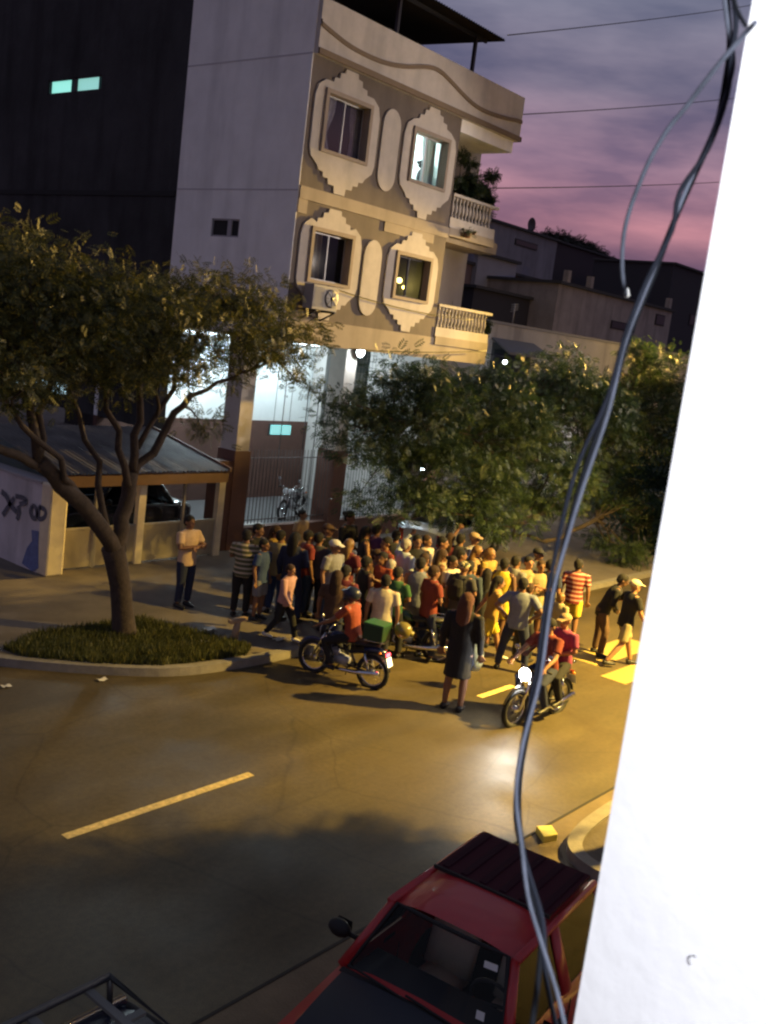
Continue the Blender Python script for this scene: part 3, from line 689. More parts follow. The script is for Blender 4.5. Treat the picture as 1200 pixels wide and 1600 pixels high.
win_ = MB().box(aw0.x+.1, aw1.x-.1, YN-.03, YN-.005, aw0.z-1.3, aw0.z-.1).build('window', mat('shutter_dark', (.06, .07, .08), .6), nh)
MB().box(aw0.x+.2, aw1.x-.2, YN-.04, YN-.032, aw0.z-1.2, aw0.z-.3).build('pane', pane, win_)
lampm = mat('porch_bulb_glow', (1, 1, 1), emit=(.85, .95, 1), estr=25)
for i, (px_, py_, yy, lab) in enumerate(((660, 732, 17.4, 'white bulb glinting through the leaves of the roadside tree, left of the others'), (740, 706, 17.3, 'white bulb glinting through the middle of the roadside tree crown'),
       (891, 716, 17.4, 'white bulb glinting through the leaves beside the hanging cables'), (789, 566, 17.3, 'white bulb under the awning of the white house'), (704, 698, 17.4, 'small white bulb behind the tree crown, between two others'),
       (855, 862, 16.0, 'small white light low under the roadside tree by the parked car'))):
    p = PY(px_, py_, yy); t = thing('porch_lamp', lab, 'lamp', p, 'porch lamps of the white house')
    MB().ell(p, (.07, .07, .07), 10, 8).build('bulb', lampm, t)
    MB().tube([(p.x, p.y, p.z+.06), (p.x, p.y, p.z+.16)], .035, 8).build('socket', dark_metal, t)
    b = MB().tube([(p.x, p.y, p.z+.16), (p.x, YN, p.z+.2)], .012, 5).build('bracket', dark_metal, t)
    if i in (0, 2, 5): point('lamp', p-Vector((0, .15, 0)), (.8, .92, 1), 40, .07, t)
# further houses as dark boxes with openings, terraces and roofs
def px_box(name, label, px0, py0, px1, py1, Y, depth, m, openings=(), roof=None, extra=None, z0=0.):
    a = PY(px0, py0, Y); b_ = PY(px1, py1, Y)
    h = thing(name, label, 'house', (a.x, Y, 0))
    zt = (a.z+b_.z)/2
    MB().box(a.x, b_.x, Y, Y+depth, z0, zt).build('wall', m, h)
    MB().box(a.x-.15, b_.x+.15, Y-.2, Y+depth, zt, zt+.14).build('roof', roof or mat('dark_roof', (.05, .05, .055)), h)
    for (qx, qy, rx, ry, mm) in openings:
        p = PY(qx, qy, Y); r = PY(rx, ry, Y); zc1, zc0 = p.z, r.z
        w_ = MB().box(p.x, r.x, Y-.05, Y-.005, zc0, zc1).build('window', mat('dark_frame', (.03, .03, .035)), h)
        MB().box(p.x+.06, r.x-.06, Y-.07, Y-.055, zc0+.06, zc1-.06).build('pane', mm, w_)
    return h, a, b_, zt
far_dark = mat('far_dark_pane', (.02, .02, .025), .3); far_lit = mat('far_lit_pane', (.6, .8, .9), emit=(.65, .85, 1), estr=2.2)
grey_h = mat('grey_far_wall', (.22, .22, .26), .9, var=.2, scale=.5, stain=.25); mauve_h = mat('mauve_far_wall', (.18, .13, .14), .9, var=.2, scale=.5)
blue_h = mat('blue_grey_far_wall', (.28, .29, .35), .9, var=.12, scale=.6); tan_h = mat('tan_far_wall', (.32, .29, .28), .9, var=.2, scale=.8, stain=.3)
px_box('far_house', 'dark two storey grey house with a satellite dish on its flat roof', 728, 340, 872, 372, 34, 7, grey_h, [(805, 372, 838, 392, far_dark)])
px_box('far_house', 'small mauve walled house with one lit window below the dish house', 715, 402, 866, 452, 30.5, 3, mauve_h, [(769, 442, 776, 454, far_lit)])
px_box('far_house', 'blue grey extension on the mauve house, nearest the balcony', 748, 398, 808, 412, 30.2, .28, blue_h, z0=6)
h_, ha, hb, hz = px_box('far_house', 'tan terrace house with short pillars on its parapet', 872, 455, 1052, 478, 26, 6, tan_h, [(1025, 490, 1036, 510, far_dark), (955, 500, 990, 520, far_dark)])
for px_ in (883, 920, 1048):
    p = PY(px_, 460, 26.1); MB().box(p.x-.14, p.x+.14, 26.0, 26.28, hz+.14, hz+.75).build('pillar', tan_h, h_)
px_box('far_house', 'long dark roofed house on the skyline behind the terrace house', 868, 405, 1110, 432, 40, 8, mat('near_black_wall', (.05, .04, .05), .9))
px_box('far_house', 'dark tiled house behind the lower balcony', 740, 458, 905, 478, 27.5, 2.5, mat('slate_wall', (.04, .04, .05), .9))
px_box('far_house', 'dark house at the right end of the skyline beside the white wall', 1052, 420, 1150, 440, 30, 6, mat('slate_wall', (.04, .04, .05)), [(1078, 490, 1086, 510, far_dark)])
dp = PY(830, 351, 34.3); ds = thing('satellite_dish', 'round satellite dish on the roof of the dark grey house', 'satellite dish', dp)
MB().lathe([(.0, .12), (.2, .09), (.35, .03), (.42, -.04), (.42, -.06), (.3, .0), (0.01, .08)], dp, 18, 'y').build('reflector', mat('dark_dish', (.06, .05, .06), .6), ds)
MB().tube([dp+Vector((0, .1, 0)), dp+Vector((0, .2, -.4)), (dp.x, dp.y+.2, dp.z-.9)], .03, 6).build('mast', dark_metal, ds)
MB().tube([dp+Vector((0, -.02, -.38)), dp+Vector((0, -.45, -.1))], .015, 5).build('feed_arm', dark_metal, ds)
# roof antennas
for i, (px_, py_, yy) in enumerate(((803, 488, 19.5), (817, 500, 19.5))):
    p = PY(px_, py_, yy); t = thing('roof_antenna' if i == 0 else 'roof_vent', ['small bare antenna on the flat roof of the white house', 'pale vent stub on the flat roof of the white house'][i], 'antenna' if i == 0 else 'vent', (p.x, p.y, zt-.4))
    if i == 0:
        b = MB().tube([(p.x, p.y, zt), (p.x, p.y, p.z+.3)], .025, 6); b.build('mast', alu, t); b = MB()
        for s in range(4):
            b.tube([(p.x-.22, p.y, p.z+.0+s*.08), (p.x+.22, p.y, p.z+.12+s*.06)], .012, 4)
        b.build('element', alu, t)
    else: MB().lathe([(.06, 0), (.06, .4), (.1, .42), (.09, .5)], (p.x, p.y, zt-.35), 10).build('pipe', white_trim, t)

# ------------------------------------------------------------------ trees
def leaf_mat(name, c1, c2):
    m = bpy.data.materials.new(name); m.use_nodes = True; n = m.node_tree.nodes; l = m.node_tree.links; b = n['Principled BSDF']
    t = n.new('ShaderNodeTexCoord'); z = n.new('ShaderNodeTexNoise'); z.inputs['Scale'].default_value = 1.3; z.inputs['Detail'].default_value = 3
    l.new(t.outputs['Object'], z.inputs[0]); g = n.new('ShaderNodeNewGeometry')
    a = n.new('ShaderNodeMath'); a.operation = 'ADD'; l.new(z.outputs[0], a.inputs[0])
    q = n.new('ShaderNodeMath'); q.operation = 'MULTIPLY'; q.inputs[1].default_value = .5; l.new(g.outputs['Random Per Island'], q.inputs[0]); l.new(q.outputs[0], a.inputs[1])
    s = n.new('ShaderNodeMapRange'); s.inputs[1].default_value = .45; s.inputs[2].default_value = 1.05; l.new(a.outputs[0], s.inputs[0])
    x = n.new('ShaderNodeMix'); x.data_type = 'RGBA'; x.inputs[6].default_value = (*c1, 1); x.inputs[7].default_value = (*c2, 1); l.new(s.outputs[0], x.inputs[0])
    y_ = n.new('ShaderNodeMix'); y_.data_type = 'RGBA'; y_.inputs[7].default_value = (c2[0]*2.1, c2[1]*1.65, c2[2], 1); g2 = n.new('ShaderNodeMapRange'); g2.inputs[1].default_value = .80; g2.inputs[2].default_value = 1.0; l.new(g.outputs['Random Per Island'], g2.inputs[0]); l.new(g2.outputs[0], y_.inputs[0]); l.new(x.outputs[2], y_.inputs[6]); x = y_
    l.new(x.outputs[2], b.inputs['Base Color']); b.inputs['Roughness'].default_value = .55
    tr = n.new('ShaderNodeBsdfTranslucent'); l.new(x.outputs[2], tr.inputs[0]); ms = n.new('ShaderNodeMixShader'); ms.inputs[0].default_value = .25
    l.new(b.outputs[0], ms.inputs[1]); l.new(tr.outputs[0], ms.inputs[2]); l.new(ms.outputs[0], n['Material Output'].inputs[0])
    return m
leafA = leaf_mat('tree_leaves', (.026, .036, .010), (.105, .110, .024)); leafB = leaf_mat('roadside_leaves', (.012, .032, .015), (.042, .074, .024))
bark = mat('tree_bark', (.05, .036, .028), .95, var=.35, scale=7, bump=.6, bscale=25)
def fronds(tips, n_per, spread, size, mat_, name, parent, droop=.35):
    """feathery leaf sprays: a short rib with leaflets left and right, as one mesh"""
    V = []; F = 0; tips = np.array(tips)
    n = len(tips)*n_per
    c = np.repeat(tips, n_per, 0); rad = np.abs(rng.normal(size=(n, 1)))**.6*spread
    d = rng.normal(size=(n, 3)); d /= np.linalg.norm(d, axis=1, keepdims=True); c = c+d*rad*np.array([1, 1, .62])
    dirv = d*np.array([1, 1, .5])+rng.normal(size=(n, 3))*.5; dirv[:, 2] -= droop; dirv /= np.linalg.norm(dirv, axis=1, keepdims=True)
    up = np.cross(dirv, rng.normal(size=(n, 3))); up /= np.linalg.norm(up, axis=1, keepdims=True); sdv = np.cross(dirv, up)
    sz = size*rng.uniform(.5, 1.45, (n, 1)); vs = []; K = 5
    for k in range(K):
        for s in (-1, 1):
            b0 = c+dirv*sz*(k/K); tip = b0+sdv*s*sz*.42*(1-.45*abs(k-2)/3)+dirv*sz*.22-up*sz*.05*s
            w_ = dirv*sz*.075
            mid = (b0+tip)/2
            vs += [b0, mid+w_+up*sz*.02, tip, mid-w_]
    A = np.stack(vs, 1).reshape(-1, 3)
    base = c+dirv*sz
    off = np.array(wloc(parent)) if parent else 0
    A = A-off; nf = len(A)//4
    me = bpy.data.meshes.new(name); me.vertices.add(len(A)); me.vertices.foreach_set('co', A.astype(np.float32).ravel())
    me.loops.add(nf*4); me.loops.foreach_set('vertex_index', np.arange(nf*4, dtype=np.int32)); me.polygons.add(nf)
    me.polygons.foreach_set('loop_start', np.arange(0, nf*4, 4, dtype=np.int32)); me.materials.append(mat_); me.update(); me.validate()
    return link(name, me, parent, kind='stuff')
def branchlets(b, p0, p1, r0_, r1_, n=7, wob=.08):
    pts = []; rs = []
    for i in range(n):
        t = i/(n-1); p = Vector(p0).lerp(Vector(p1), t)
        k = math.sin(t*math.pi); p += Vector((random.uniform(-1, 1), random.uniform(-1, 1), random.uniform(-.5, .9)))*wob*k*(Vector(p1)-Vector(p0)).length
        pts.append(p); rs.append(r0_+(r1_-r0_)*t)
    b.tube(pts, rs, 8); return pts
def tree(name, label, base, trunk_pts, limbs, crown, n_tips, n_per, size, lm, spread=.55, cat='tree'):
    """limbs: lists of (start, end, r0, r1); crown: lobes (centre, radii)"""
    t = thing(name, label, cat, base)
    b = MB(); b.tube([p for p, r in trunk_pts], [r for p, r in trunk_pts], 12); b.build('trunk', bark, t)
    lobes = [(Vector(c), Vector(r)) for c, r in crown]; ends = []
    vol = [r.x*r.y*r.z for c, r in lobes]; tips = []
    for (c, r), v in zip(lobes, vol):
        for _ in range(max(3, int(n_tips*v/sum(vol)))):
            d = Vector(rng.normal(size=3)); d.normalize(); k = random.uniform(.35, 1.0)**.5
            tips.append(c+Vector((d.x*r.x*k, d.y*r.y*k, d.z*r.z*k)))
    lp = []
    for i, (a, e, ra, rb_) in enumerate(limbs):
        ra *= .82; b = MB(); pts = branchlets(b, a, e, ra, rb_, 8, .05); b.build('limb', bark, t); lp += [(p, rb_) for p in pts[3:]]
    tw = MB()
    for p in tips[::3]:
        q, r = min(lp, key=lambda s: (s[0]-p).length); 
        if (q-p).length < 3.2: branchlets(tw, q, p, .022, .006, 5, .08)
    tw.build('twigs', bark, t, kind='stuff')
    fronds([tuple(p) for p in tips], n_per, spread, size, lm, 'foliage', t)
    return t
# tree one: forked trunk on the grass verge
bs = G(196, 992, .12); Yt = bs.y
def T1(x, y, dy=0): return PY(x, y, Yt+dy)
trunk = [(T1(196, 1000), .27), (T1(194, 985), .20), (T1(191, 950), .18), (T1(188, 915), .17), (T1(182, 880), .18), (T1(176, 855), .19)]
limbs = [(T1(182, 868), T1(60, 720, -.3), .17, .12), (T1(66, 730, -.3), T1(-40, 690, -.5), .09, .06), (T1(60, 722, -.3), T1(45, 590, -.4), .10, .05), (T1(150, 812, -.1), T1(20, 640, -.6), .07, .04),
         (T1(184, 862), T1(205, 740, .2), .17, .12), (T1(205, 745, .2), T1(300, 615, .3), .10, .055), (T1(300, 618, .3), T1(430, 560, 0), .05, .02), (T1(207, 735, .2), T1(225, 560, .5), .09, .05),
         (T1(200, 760), T1(150, 560, .3), .08, .04), (T1(215, 700, .3), T1(330, 480, .5), .06, .03), (T1(60, 720, -.3), T1(90, 480, 0), .07, .03), (T1(245, 650), T1(250, 560, -.4), .04, .02), (T1(170, 840), T1(105, 570, .9), .075, .035)]
crown = [(T1(30, 490, 0), (2.0, 1.7, 1.05)), (T1(170, 500, 0), (1.9, 1.8, .85)), (T1(300, 505, .1), (1.65, 1.6, .75)), (T1(395, 510, 0), (1.15, 1.2, .60)), (T1(40, 420, .3), (1.3, 1.3, .55)), (T1(180, 545, -.3), (1.5, 1.4, .6)), (T1(350, 455, .5), (1.0, 1.0, .5)),
         (T1(430, 545, -.1), (.75, .7, .5)), (T1(-60, 540, -.2), (1.6, 1.5, .9)), (T1(370, 600, .2), (.55, .5, .3)), (T1(475, 600, -.1), (.28, .3, .28)), (T1(485, 520, 0), (.45, .5, .3)), (T1(320, 670, .3), (.18, .2, .22)), (T1(105, 600, -.2), (.8, .8, .35))]
tree('street_tree', 'forked tree with a broad dark crown on the grass verge left of the crowd', (bs.x, bs.y, .12), trunk, limbs, crown, 440, 38, .150, leafA, .38)
# tree two: behind and over the crowd on the far pavement
Y2 = 12.9; tb = PY(1015, 960, Y2)
def T2(x, y, dy=0): return PY(x, y, Y2+dy)
bx = T2(1010, 900); base2 = (bx.x, Y2, .12)
trunk = [((bx.x+.1, Y2, .1), .26), ((bx.x, Y2, 1.0), .20), (T2(985, 830), .18), (T2(965, 790), .17)]
limbs = [(T2(968, 800), T2(850, 846, -.5), .09, .05), (T2(966, 792), T2(800, 700, -.3), .12, .06), (T2(966, 792), T2(980, 620, .2), .12, .05), (T2(805, 705, -.3), T2(640, 660, -.4), .06, .03),
         (T2(860, 745), T2(760, 590, .2), .07, .03), (T2(850, 846, -.5), T2(700, 800, -.9), .05, .02), (T2(975, 700), T2(1060, 600, -.3), .06, .03)]
crown = [(T2(650, 650, -.3), (1.35, 1.3, .95)), (T2(760, 650, -.2), (1.6, 1.5, 1.0)), (T2(890, 650, 0), (2.0, 1.7, 1.15)), (T2(1010, 640, 0), (1.8, 1.6, 1.2)), (T2(700, 740, -.5), (1.5, 1.3, .75)), (T2(840, 750, -.5), (1.7, 1.5, .75)),
         (T2(980, 760, -.3), (1.6, 1.5, 1.0)), (T2(560, 665, -.4), (.7, .7, .45)), (T2(610, 780, -.6), (.85, .8, .35)), (T2(760, 810, -.8), (1.3, 1.0, .35)), (T2(970, 850, -.4), (1.0, .9, .55)), (T2(650, 580, -.2), (.75, .7, .35)), (T2(560, 720, -.5), (.5, .5, .35)),
         (T2(760, 575, -.1), (.7, .7, .3)), (T2(870, 570, .0), (.9, .8, .35)), (T2(1020, 560, 0), (1.0, .9, .45)), (T2(520, 640, -.4), (.35, .35, .25))]
tree('street_tree', 'wide roadside tree spreading over the crowd, its top lit yellow by the street lamp', base2, trunk, limbs, crown, 800, 54, .155, leafB, .37)
# near tree on the island: mostly hidden by the white wall, its crown shades the road and the red car
nb = Vector((12.0, 3.85, .11))
trunk = [(nb, .20), (nb+Vector((0, 0, 1.2)), .15), (nb+Vector((.1, .0, 2.6)), .12)]
limbs = [(nb+Vector((.1, 0, 2.5)), nb+Vector((-1.0, .5, 4.0)), .09, .04), (nb+Vector((.1, 0, 2.5)), nb+Vector((.9, -.5, 4.1)), .09, .04), (nb+Vector((.1, 0, 2.6)), nb+Vector((0, -.1, 4.6)), .08, .03)]
crown = [((11.65, 4.0, 4.25), (1.3, .95, .7)), ((12.5, 3.5, 4.35), (1.2, .9, .75)), ((11.0, 3.2, 4.2), (1.3, 1.0, .7)), ((12.0, 2.6, 4.2), (1.5, 1.0, .7)), ((10.2, 2.9, 4.4), (1.0, .9, .6)), ((10.9, 2.1, 4.3), (1.3, 1.0, .6)), ((11.6, 3.2, 4.9), (1.2, .9, .5)), ((9.9, 2.1, 4.3), (1.0, .9, .5)), ((12.3, 4.35, 3.9), (.5, .45, .35))]
tree('street_tree', 'slim tree on the near island, almost wholly behind the white wall corner', nb, trunk, limbs, crown, 900, 26, .28, leafB, .30)
# far tree mass on the skyline
t = thing('far_tree', 'dark rounded tree standing on the skyline behind the far houses', 'tree', (PY(900, 400, 48).x, 48, 0))
p = PY(893, 405, 48)
MB().tube([(p.x, 48, 0), (p.x, 48, p.z)], .4, 8).build('trunk', bark, t)
tp = []
for c, r in (((866, 388), (1.5, 2, 1.2)), ((890, 392), (1.6, 2, 1.1)), ((915, 402), (1.4, 1.5, .9)), ((895, 405), (2.0, 2, 1.0)), ((935, 412), (.8, 1.2, .5))):
    q = PY(*c, 48)
    for _ in range(90):
        d = Vector(rng.normal(size=3)).normalized()*random.uniform(.4, 1)**.5; tp.append((q.x+d.x*r[0], 48+d.y*r[1], q.z+d.z*r[2]))
fronds(tp, 30, .45, .5, leaf_mat('far_leaves', (.02, .022, .015), (.03, .03, .02)), 'foliage', t)
# plants on the balconies
def plant(px_, py_, Y, h, w_, lab, dead=False, z0=None, n=40):
    p = PY(px_, py_, Y); z0 = p.z if z0 is None else z0
    t = thing('potted_plant', lab, 'plant', (p.x, Y, z0))
    MB().lathe([(.09, 0), (.13, .2), (.14, .22), (.11, .22)], (p.x, Y, z0), 12).build('pot', mat('clay_pot', (.16, .08, .05), .8), t)
    b = MB(); tips = []
    for k in range(7):
        e = Vector((p.x+random.uniform(-w_, w_), Y+random.uniform(-w_, w_)*.6, z0+.2+h*random.uniform(.5, 1))); branchlets(b, (p.x, Y, z0+.15), e, .015, .006, 4, .05); tips.append(tuple(e)); tips.append(tuple(Vector((p.x, Y, z0+.2)).lerp(e, .6)))
    b.build('stem', bark, t); fronds(tips, n, w_*.35, .16, leafB, 'foliage', t)
plant(722, 322, YF+.45, 1.75, .42, 'tall leafy plant against the wall end of the upper balcony', z0=8.66, n=75)
plant(757, 322, YF+.5, 1.6, .34, 'dark bushy plant rising beside the upper balcony handrail', z0=8.66, n=75)
plant(738, 330, YF+.7, .6, .22, 'low plant between the two tall ones on the upper balcony', z0=8.66, n=25)
plant(715, 480, YF+.6, .55, .28, 'small dry plant peeking over the lower balcony rail', z0=5.86, n=14)
plant(757, 520, YF+.6, .45, .18, 'little plant at the right end of the lower balcony', z0=5.86, n=16)
for px_, lab in ((731, 'small round plant hung on the outside of the upper balcony curb'), (741, 'tiny plant beside the round one on the upper balcony curb')):
    p = PY(px_, 362, YF-.18); t = thing('hanging_plant', lab, 'plant', p); s = .16 if px_ == 731 else .08
    MB().lathe([(s*.5, -s), (s*.7, -s*.3)], p, 10).build('pot', mat('clay_pot', (.16, .08, .05)), t); MB().bar(p+Vector((0, 0, -s*.8)), (p.x, YF-.02, p.z-s*.8), .02, .02).build('bracket', dark_metal, t)
    fronds([tuple(p)], 60, s*.7, s*.6, leafB, 'foliage', t)

# grass on the verge and the near island
def grass(poly, n, z, name, m, h=.10):
    P_ = np.array(poly); lo, hi = P_.min(0), P_.max(0); pts = []
    def inside(x, y):
        c = False; k = len(poly)
        for i in range(k):
            x1, y1 = poly[i]; x2, y2 = poly[(i+1) % k]
            if (y1 > y) != (y2 > y) and x < (x2-x1)*(y-y1)/(y2-y1)+x1: c = not c
        return c
    while len(pts) < n:
        x, y = rng.uniform(lo, hi)
        if inside(x, y): pts.append((x, y))
    pts = np.array(pts); N_ = len(pts); a = rng.uniform(0, 6.28, N_); hh = h*rng.uniform(.4, 1.4, N_)
    dx = np.cos(a)*.012; dy = np.sin(a)*.012; lx = rng.normal(size=N_)*.035; ly = rng.normal(size=N_)*.035
    A = np.stack([np.stack([pts[:, 0]-dx, pts[:, 1]-dy, np.full(N_, z)], 1), np.stack([pts[:, 0]+dx, pts[:, 1]+dy, np.full(N_, z)], 1), np.stack([pts[:, 0]+lx, pts[:, 1]+ly, z+hh], 1)], 1).reshape(-1, 3)
    me = bpy.data.meshes.new(name); me.vertices.add(len(A)); me.vertices.foreach_set('co', A.astype(np.float32).ravel()); me.loops.add(N_*3); me.loops.foreach_set('vertex_index', np.arange(N_*3, dtype=np.int32))
    me.polygons.add(N_); me.polygons.foreach_set('loop_start', np.arange(0, N_*3, 3, dtype=np.int32)); me.materials.append(m); me.update(); me.validate()
    return link(name, me, None, label=None, kind='stuff')
gm_ = leaf_mat('verge_grass', (.03, .038, .010), (.085, .09, .02))
gp = [(G(*p, .12).x, G(*p, .12).y) for p in ((5, 1015), (60, 990), (130, 982), (220, 968), (290, 985), (392, 1012), (385, 1024), (330, 1032), (250, 1042), (150, 1038), (40, 1028))]
b = MB(); b.prism_z(gp, .11, .128); b.build('verge_soil', mat('verge_soil', (.04, .035, .018), .95, var=.3), kind='structure')
o = grass(gp, 19000, .125, 'verge_grass', gm_, .11); tag(o, 'short green grass round the foot of the forked tree', 'grass')
o = grass([(10.3, 4.3), (11.2, 4.5), (14, 4.4), (14, 2.6), (10.2, 2.6)], 9000, .11, 'island_grass', gm_, .10); tag(o, 'sparse dark grass on the near kerb island', 'grass')
# litter and the small stump
lit = mat('white_litter', (.6, .57, .5), .8)
for i, (x, y, s, lab) in enumerate(((322, 1003, .10, 'crumpled white wrapper lying on the grass near the kerb'), (276, 1022, .06, 'scrap of paper on the grass verge'), (329, 983, .11, 'flattened paper at the edge of the verge'),
        (10, 1073, .07, 'white scrap in the gutter at the left edge'), (160, 1063, .08, 'paper scrap against the kerb under the tree'), (437, 1000, .13, 'white plastic bag on the pavement near the walking child'))):
    z = .145 if i in (0, 1, 2) else .125 if i == 5 else .004
    p = G(x, y, z); b = MB(); vs = []; k = 5
    for u in range(k):
        for v in range(k): vs.append((p.x+(u/(k-1)-.5)*s*2+random.uniform(-1, 1)*s*.1, p.y+(v/(k-1)-.5)*s*1.3+random.uniform(-1, 1)*s*.1, z+random.uniform(.002, s*.35)))
    b.add(vs, [(u*k+v, (u+1)*k+v, (u+1)*k+v+1, u*k+v+1) for u in range(k-1) for v in range(k-1)], True)
    b.build('litter', lit, label=lab, cat='litter', group='litter along the verge')
p = G(365, 1002, .12)
st = thing('wooden_stake', 'short pale stake with a crosspiece standing behind the kerb near the striped shirt man', 'stake', p)
MB().tube([p, p+Vector((.05, 0, .34))], [.07, .055], 8).build('stake', mat('pale_wood', (.35, .24, .15), .8, var=.2), st)
MB().bar(p+Vector((-.12, .02, .36)), p+Vector((.22, -.02, .39)), .10, .06).build('crosspiece', mat('pale_wood', (.4, .3, .2)), st)

# ------------------------------------------------------------------ people
HD = 1.60
def arm(S, E_, W_, sgn, b, curl=.3, r=1.0):
    """arm and hand into builder b"""
    S, E_, W_ = Vector(S), Vector(E_), Vector(W_)
    b.tube([S, S.lerp(E_, .3), E_, E_.lerp(W_, .3), W_], [.052*r, .050*r, .040*r, .040*r, .026*r], 10)
    d = (W_-E_).normalized(); side = d.cross(Vector((0, -1, .2))).normalized()
    nrm = side.cross(d).normalized()
    P0 = W_; P1 = W_+d*.085
    b.tube([P0, P0.lerp(P1, .5), P1], [.026, .040, .040], 8, ry=[.02, .017, .015])
    for k in range(4):
        o = (k-1.5)*.0235; ln = (.066, .078, .074, .058)[k]
        a = P1+side*o-d*.01; m_ = a+d*ln*.5+side*o*.25; e = m_+(d*(1-curl)-nrm*curl)*ln*.55
        b.tube([a, m_, e], [.0105, .0095, .008], 6)
    a = P0+d*.03+side*.03*sgn*-1; b.tube([a, a+side*-.028*sgn+d*.025, a+side*-.036*sgn+d*.06], [.013, .011, .009], 6)
ARMS = {'down': ((.245, .02, 1.12), (.255, -.04, .87)), 'cross': ((.26, -.09, 1.15), (-.03, -.235, 1.17)), 'hips': ((.37, .07, 1.16), (.205, -.03, 1.0)),
        'phone': ((.235, -.08, 1.14), (.10, -.31, 1.26)), 'up': ((.31, -.14, 1.52), (.24, -.26, 1.76)), 'fwd': ((.27, -.22, 1.20), (.27, -.46, 1.10)), 'back': ((.25, .10, 1.14), (.08, .16, .98)),
        'swingf': ((.24, -.10, 1.13), (.23, -.26, .93)), 'swingb': ((.25, .13, 1.13), (.27, .22, .90)), 'out': ((.40, -.05, 1.22), (.60, -.12, 1.18)), 'fold': ((.25, -.05, 1.14), (.0, -.20, 1.05))}
LEGS = {'stand': (((.10, -.01, .48), (.105, .02, .085)), ((.10, -.01, .48), (.105, .02, .085))), 'contra': (((.10, .0, .48), (.10, .02, .085)), ((.14, -.10, .50), (.17, -.06, .085))),
        'walk': (((.10, -.16, .50), (.10, -.26, .10)), ((.10, .06, .48), (.10, .30, .13))), 'sit': (((.20, -.40, .72), (.20, -.22, .32)), ((.20, -.40, .72), (.20, -.22, .32))), 'wide': (((.18, -.02, .48), (.22, .02, .085)), ((.18, -.02, .48), (.22, .02, .085)))}
POSES = {'stand': ('down', 'down', 'stand', 0), 'contra': ('down', 'fold', 'contra', .03), 'cross': ('cross', 'cross', 'stand', -.02), 'hips': ('hips', 'hips', 'wide', 0), 'phone': ('phone', 'fold', 'contra', .05),
         'walk': ('swingb', 'swingf', 'walk', .08), 'sit': ('fwd', 'fwd', 'sit', .15), 'pillion': ('fold', 'fwd', 'sit', .10), 'lean': ('swingf', 'fold', 'contra', .38), 'raise': ('up', 'down', 'stand', .04), 'behind': ('back', 'back', 'stand', 0), 'akimbo': ('hips', 'down', 'contra', .02),
         'point': ('out', 'swingf', 'walk', .10)}
CACHE = {}
def remeshed(b, key, vox, smooth=3, ratio=1.0):
    mods = [('REMESH', dict(mode='VOXEL', voxel_size=vox)), ('SMOOTH', dict(iterations=smooth, factor=.5))]
    if ratio < 1: mods.append(('DECIMATE', dict(ratio=ratio)))
    CACHE[key] = evaluated(b, mods, key[1]); return CACHE[key]
def bend(b, lean):
    v = []
    for x, y, z in b.v:
        if z > .9 and lean:
            h = z-.9; y2 = y*math.cos(lean)-h*math.sin(lean); z2 = .9+h*math.cos(lean)+y*math.sin(lean); v.append((x, y2, z2))
        else: v.append((x, y, z))
    b.v = v; return b
def torso(b, g=0., z0=.86, z1=1.45):
    zs = [(.80, .150, .105), (.88, .165, .118), (.97, .160, .110), (1.06, .148, .104), (1.16, .158, .110), (1.27, .178, .116), (1.36, .178, .105), (1.42, .140, .082), (1.47, .07, .06)]
    zs = [q for q in zs if z0-.01 <= q[0] <= z1+.03]
    b.tube([(0, .0, q[0]) for q in zs], [q[1]+g for q in zs], 14, ry=[q[2]+g for q in zs])
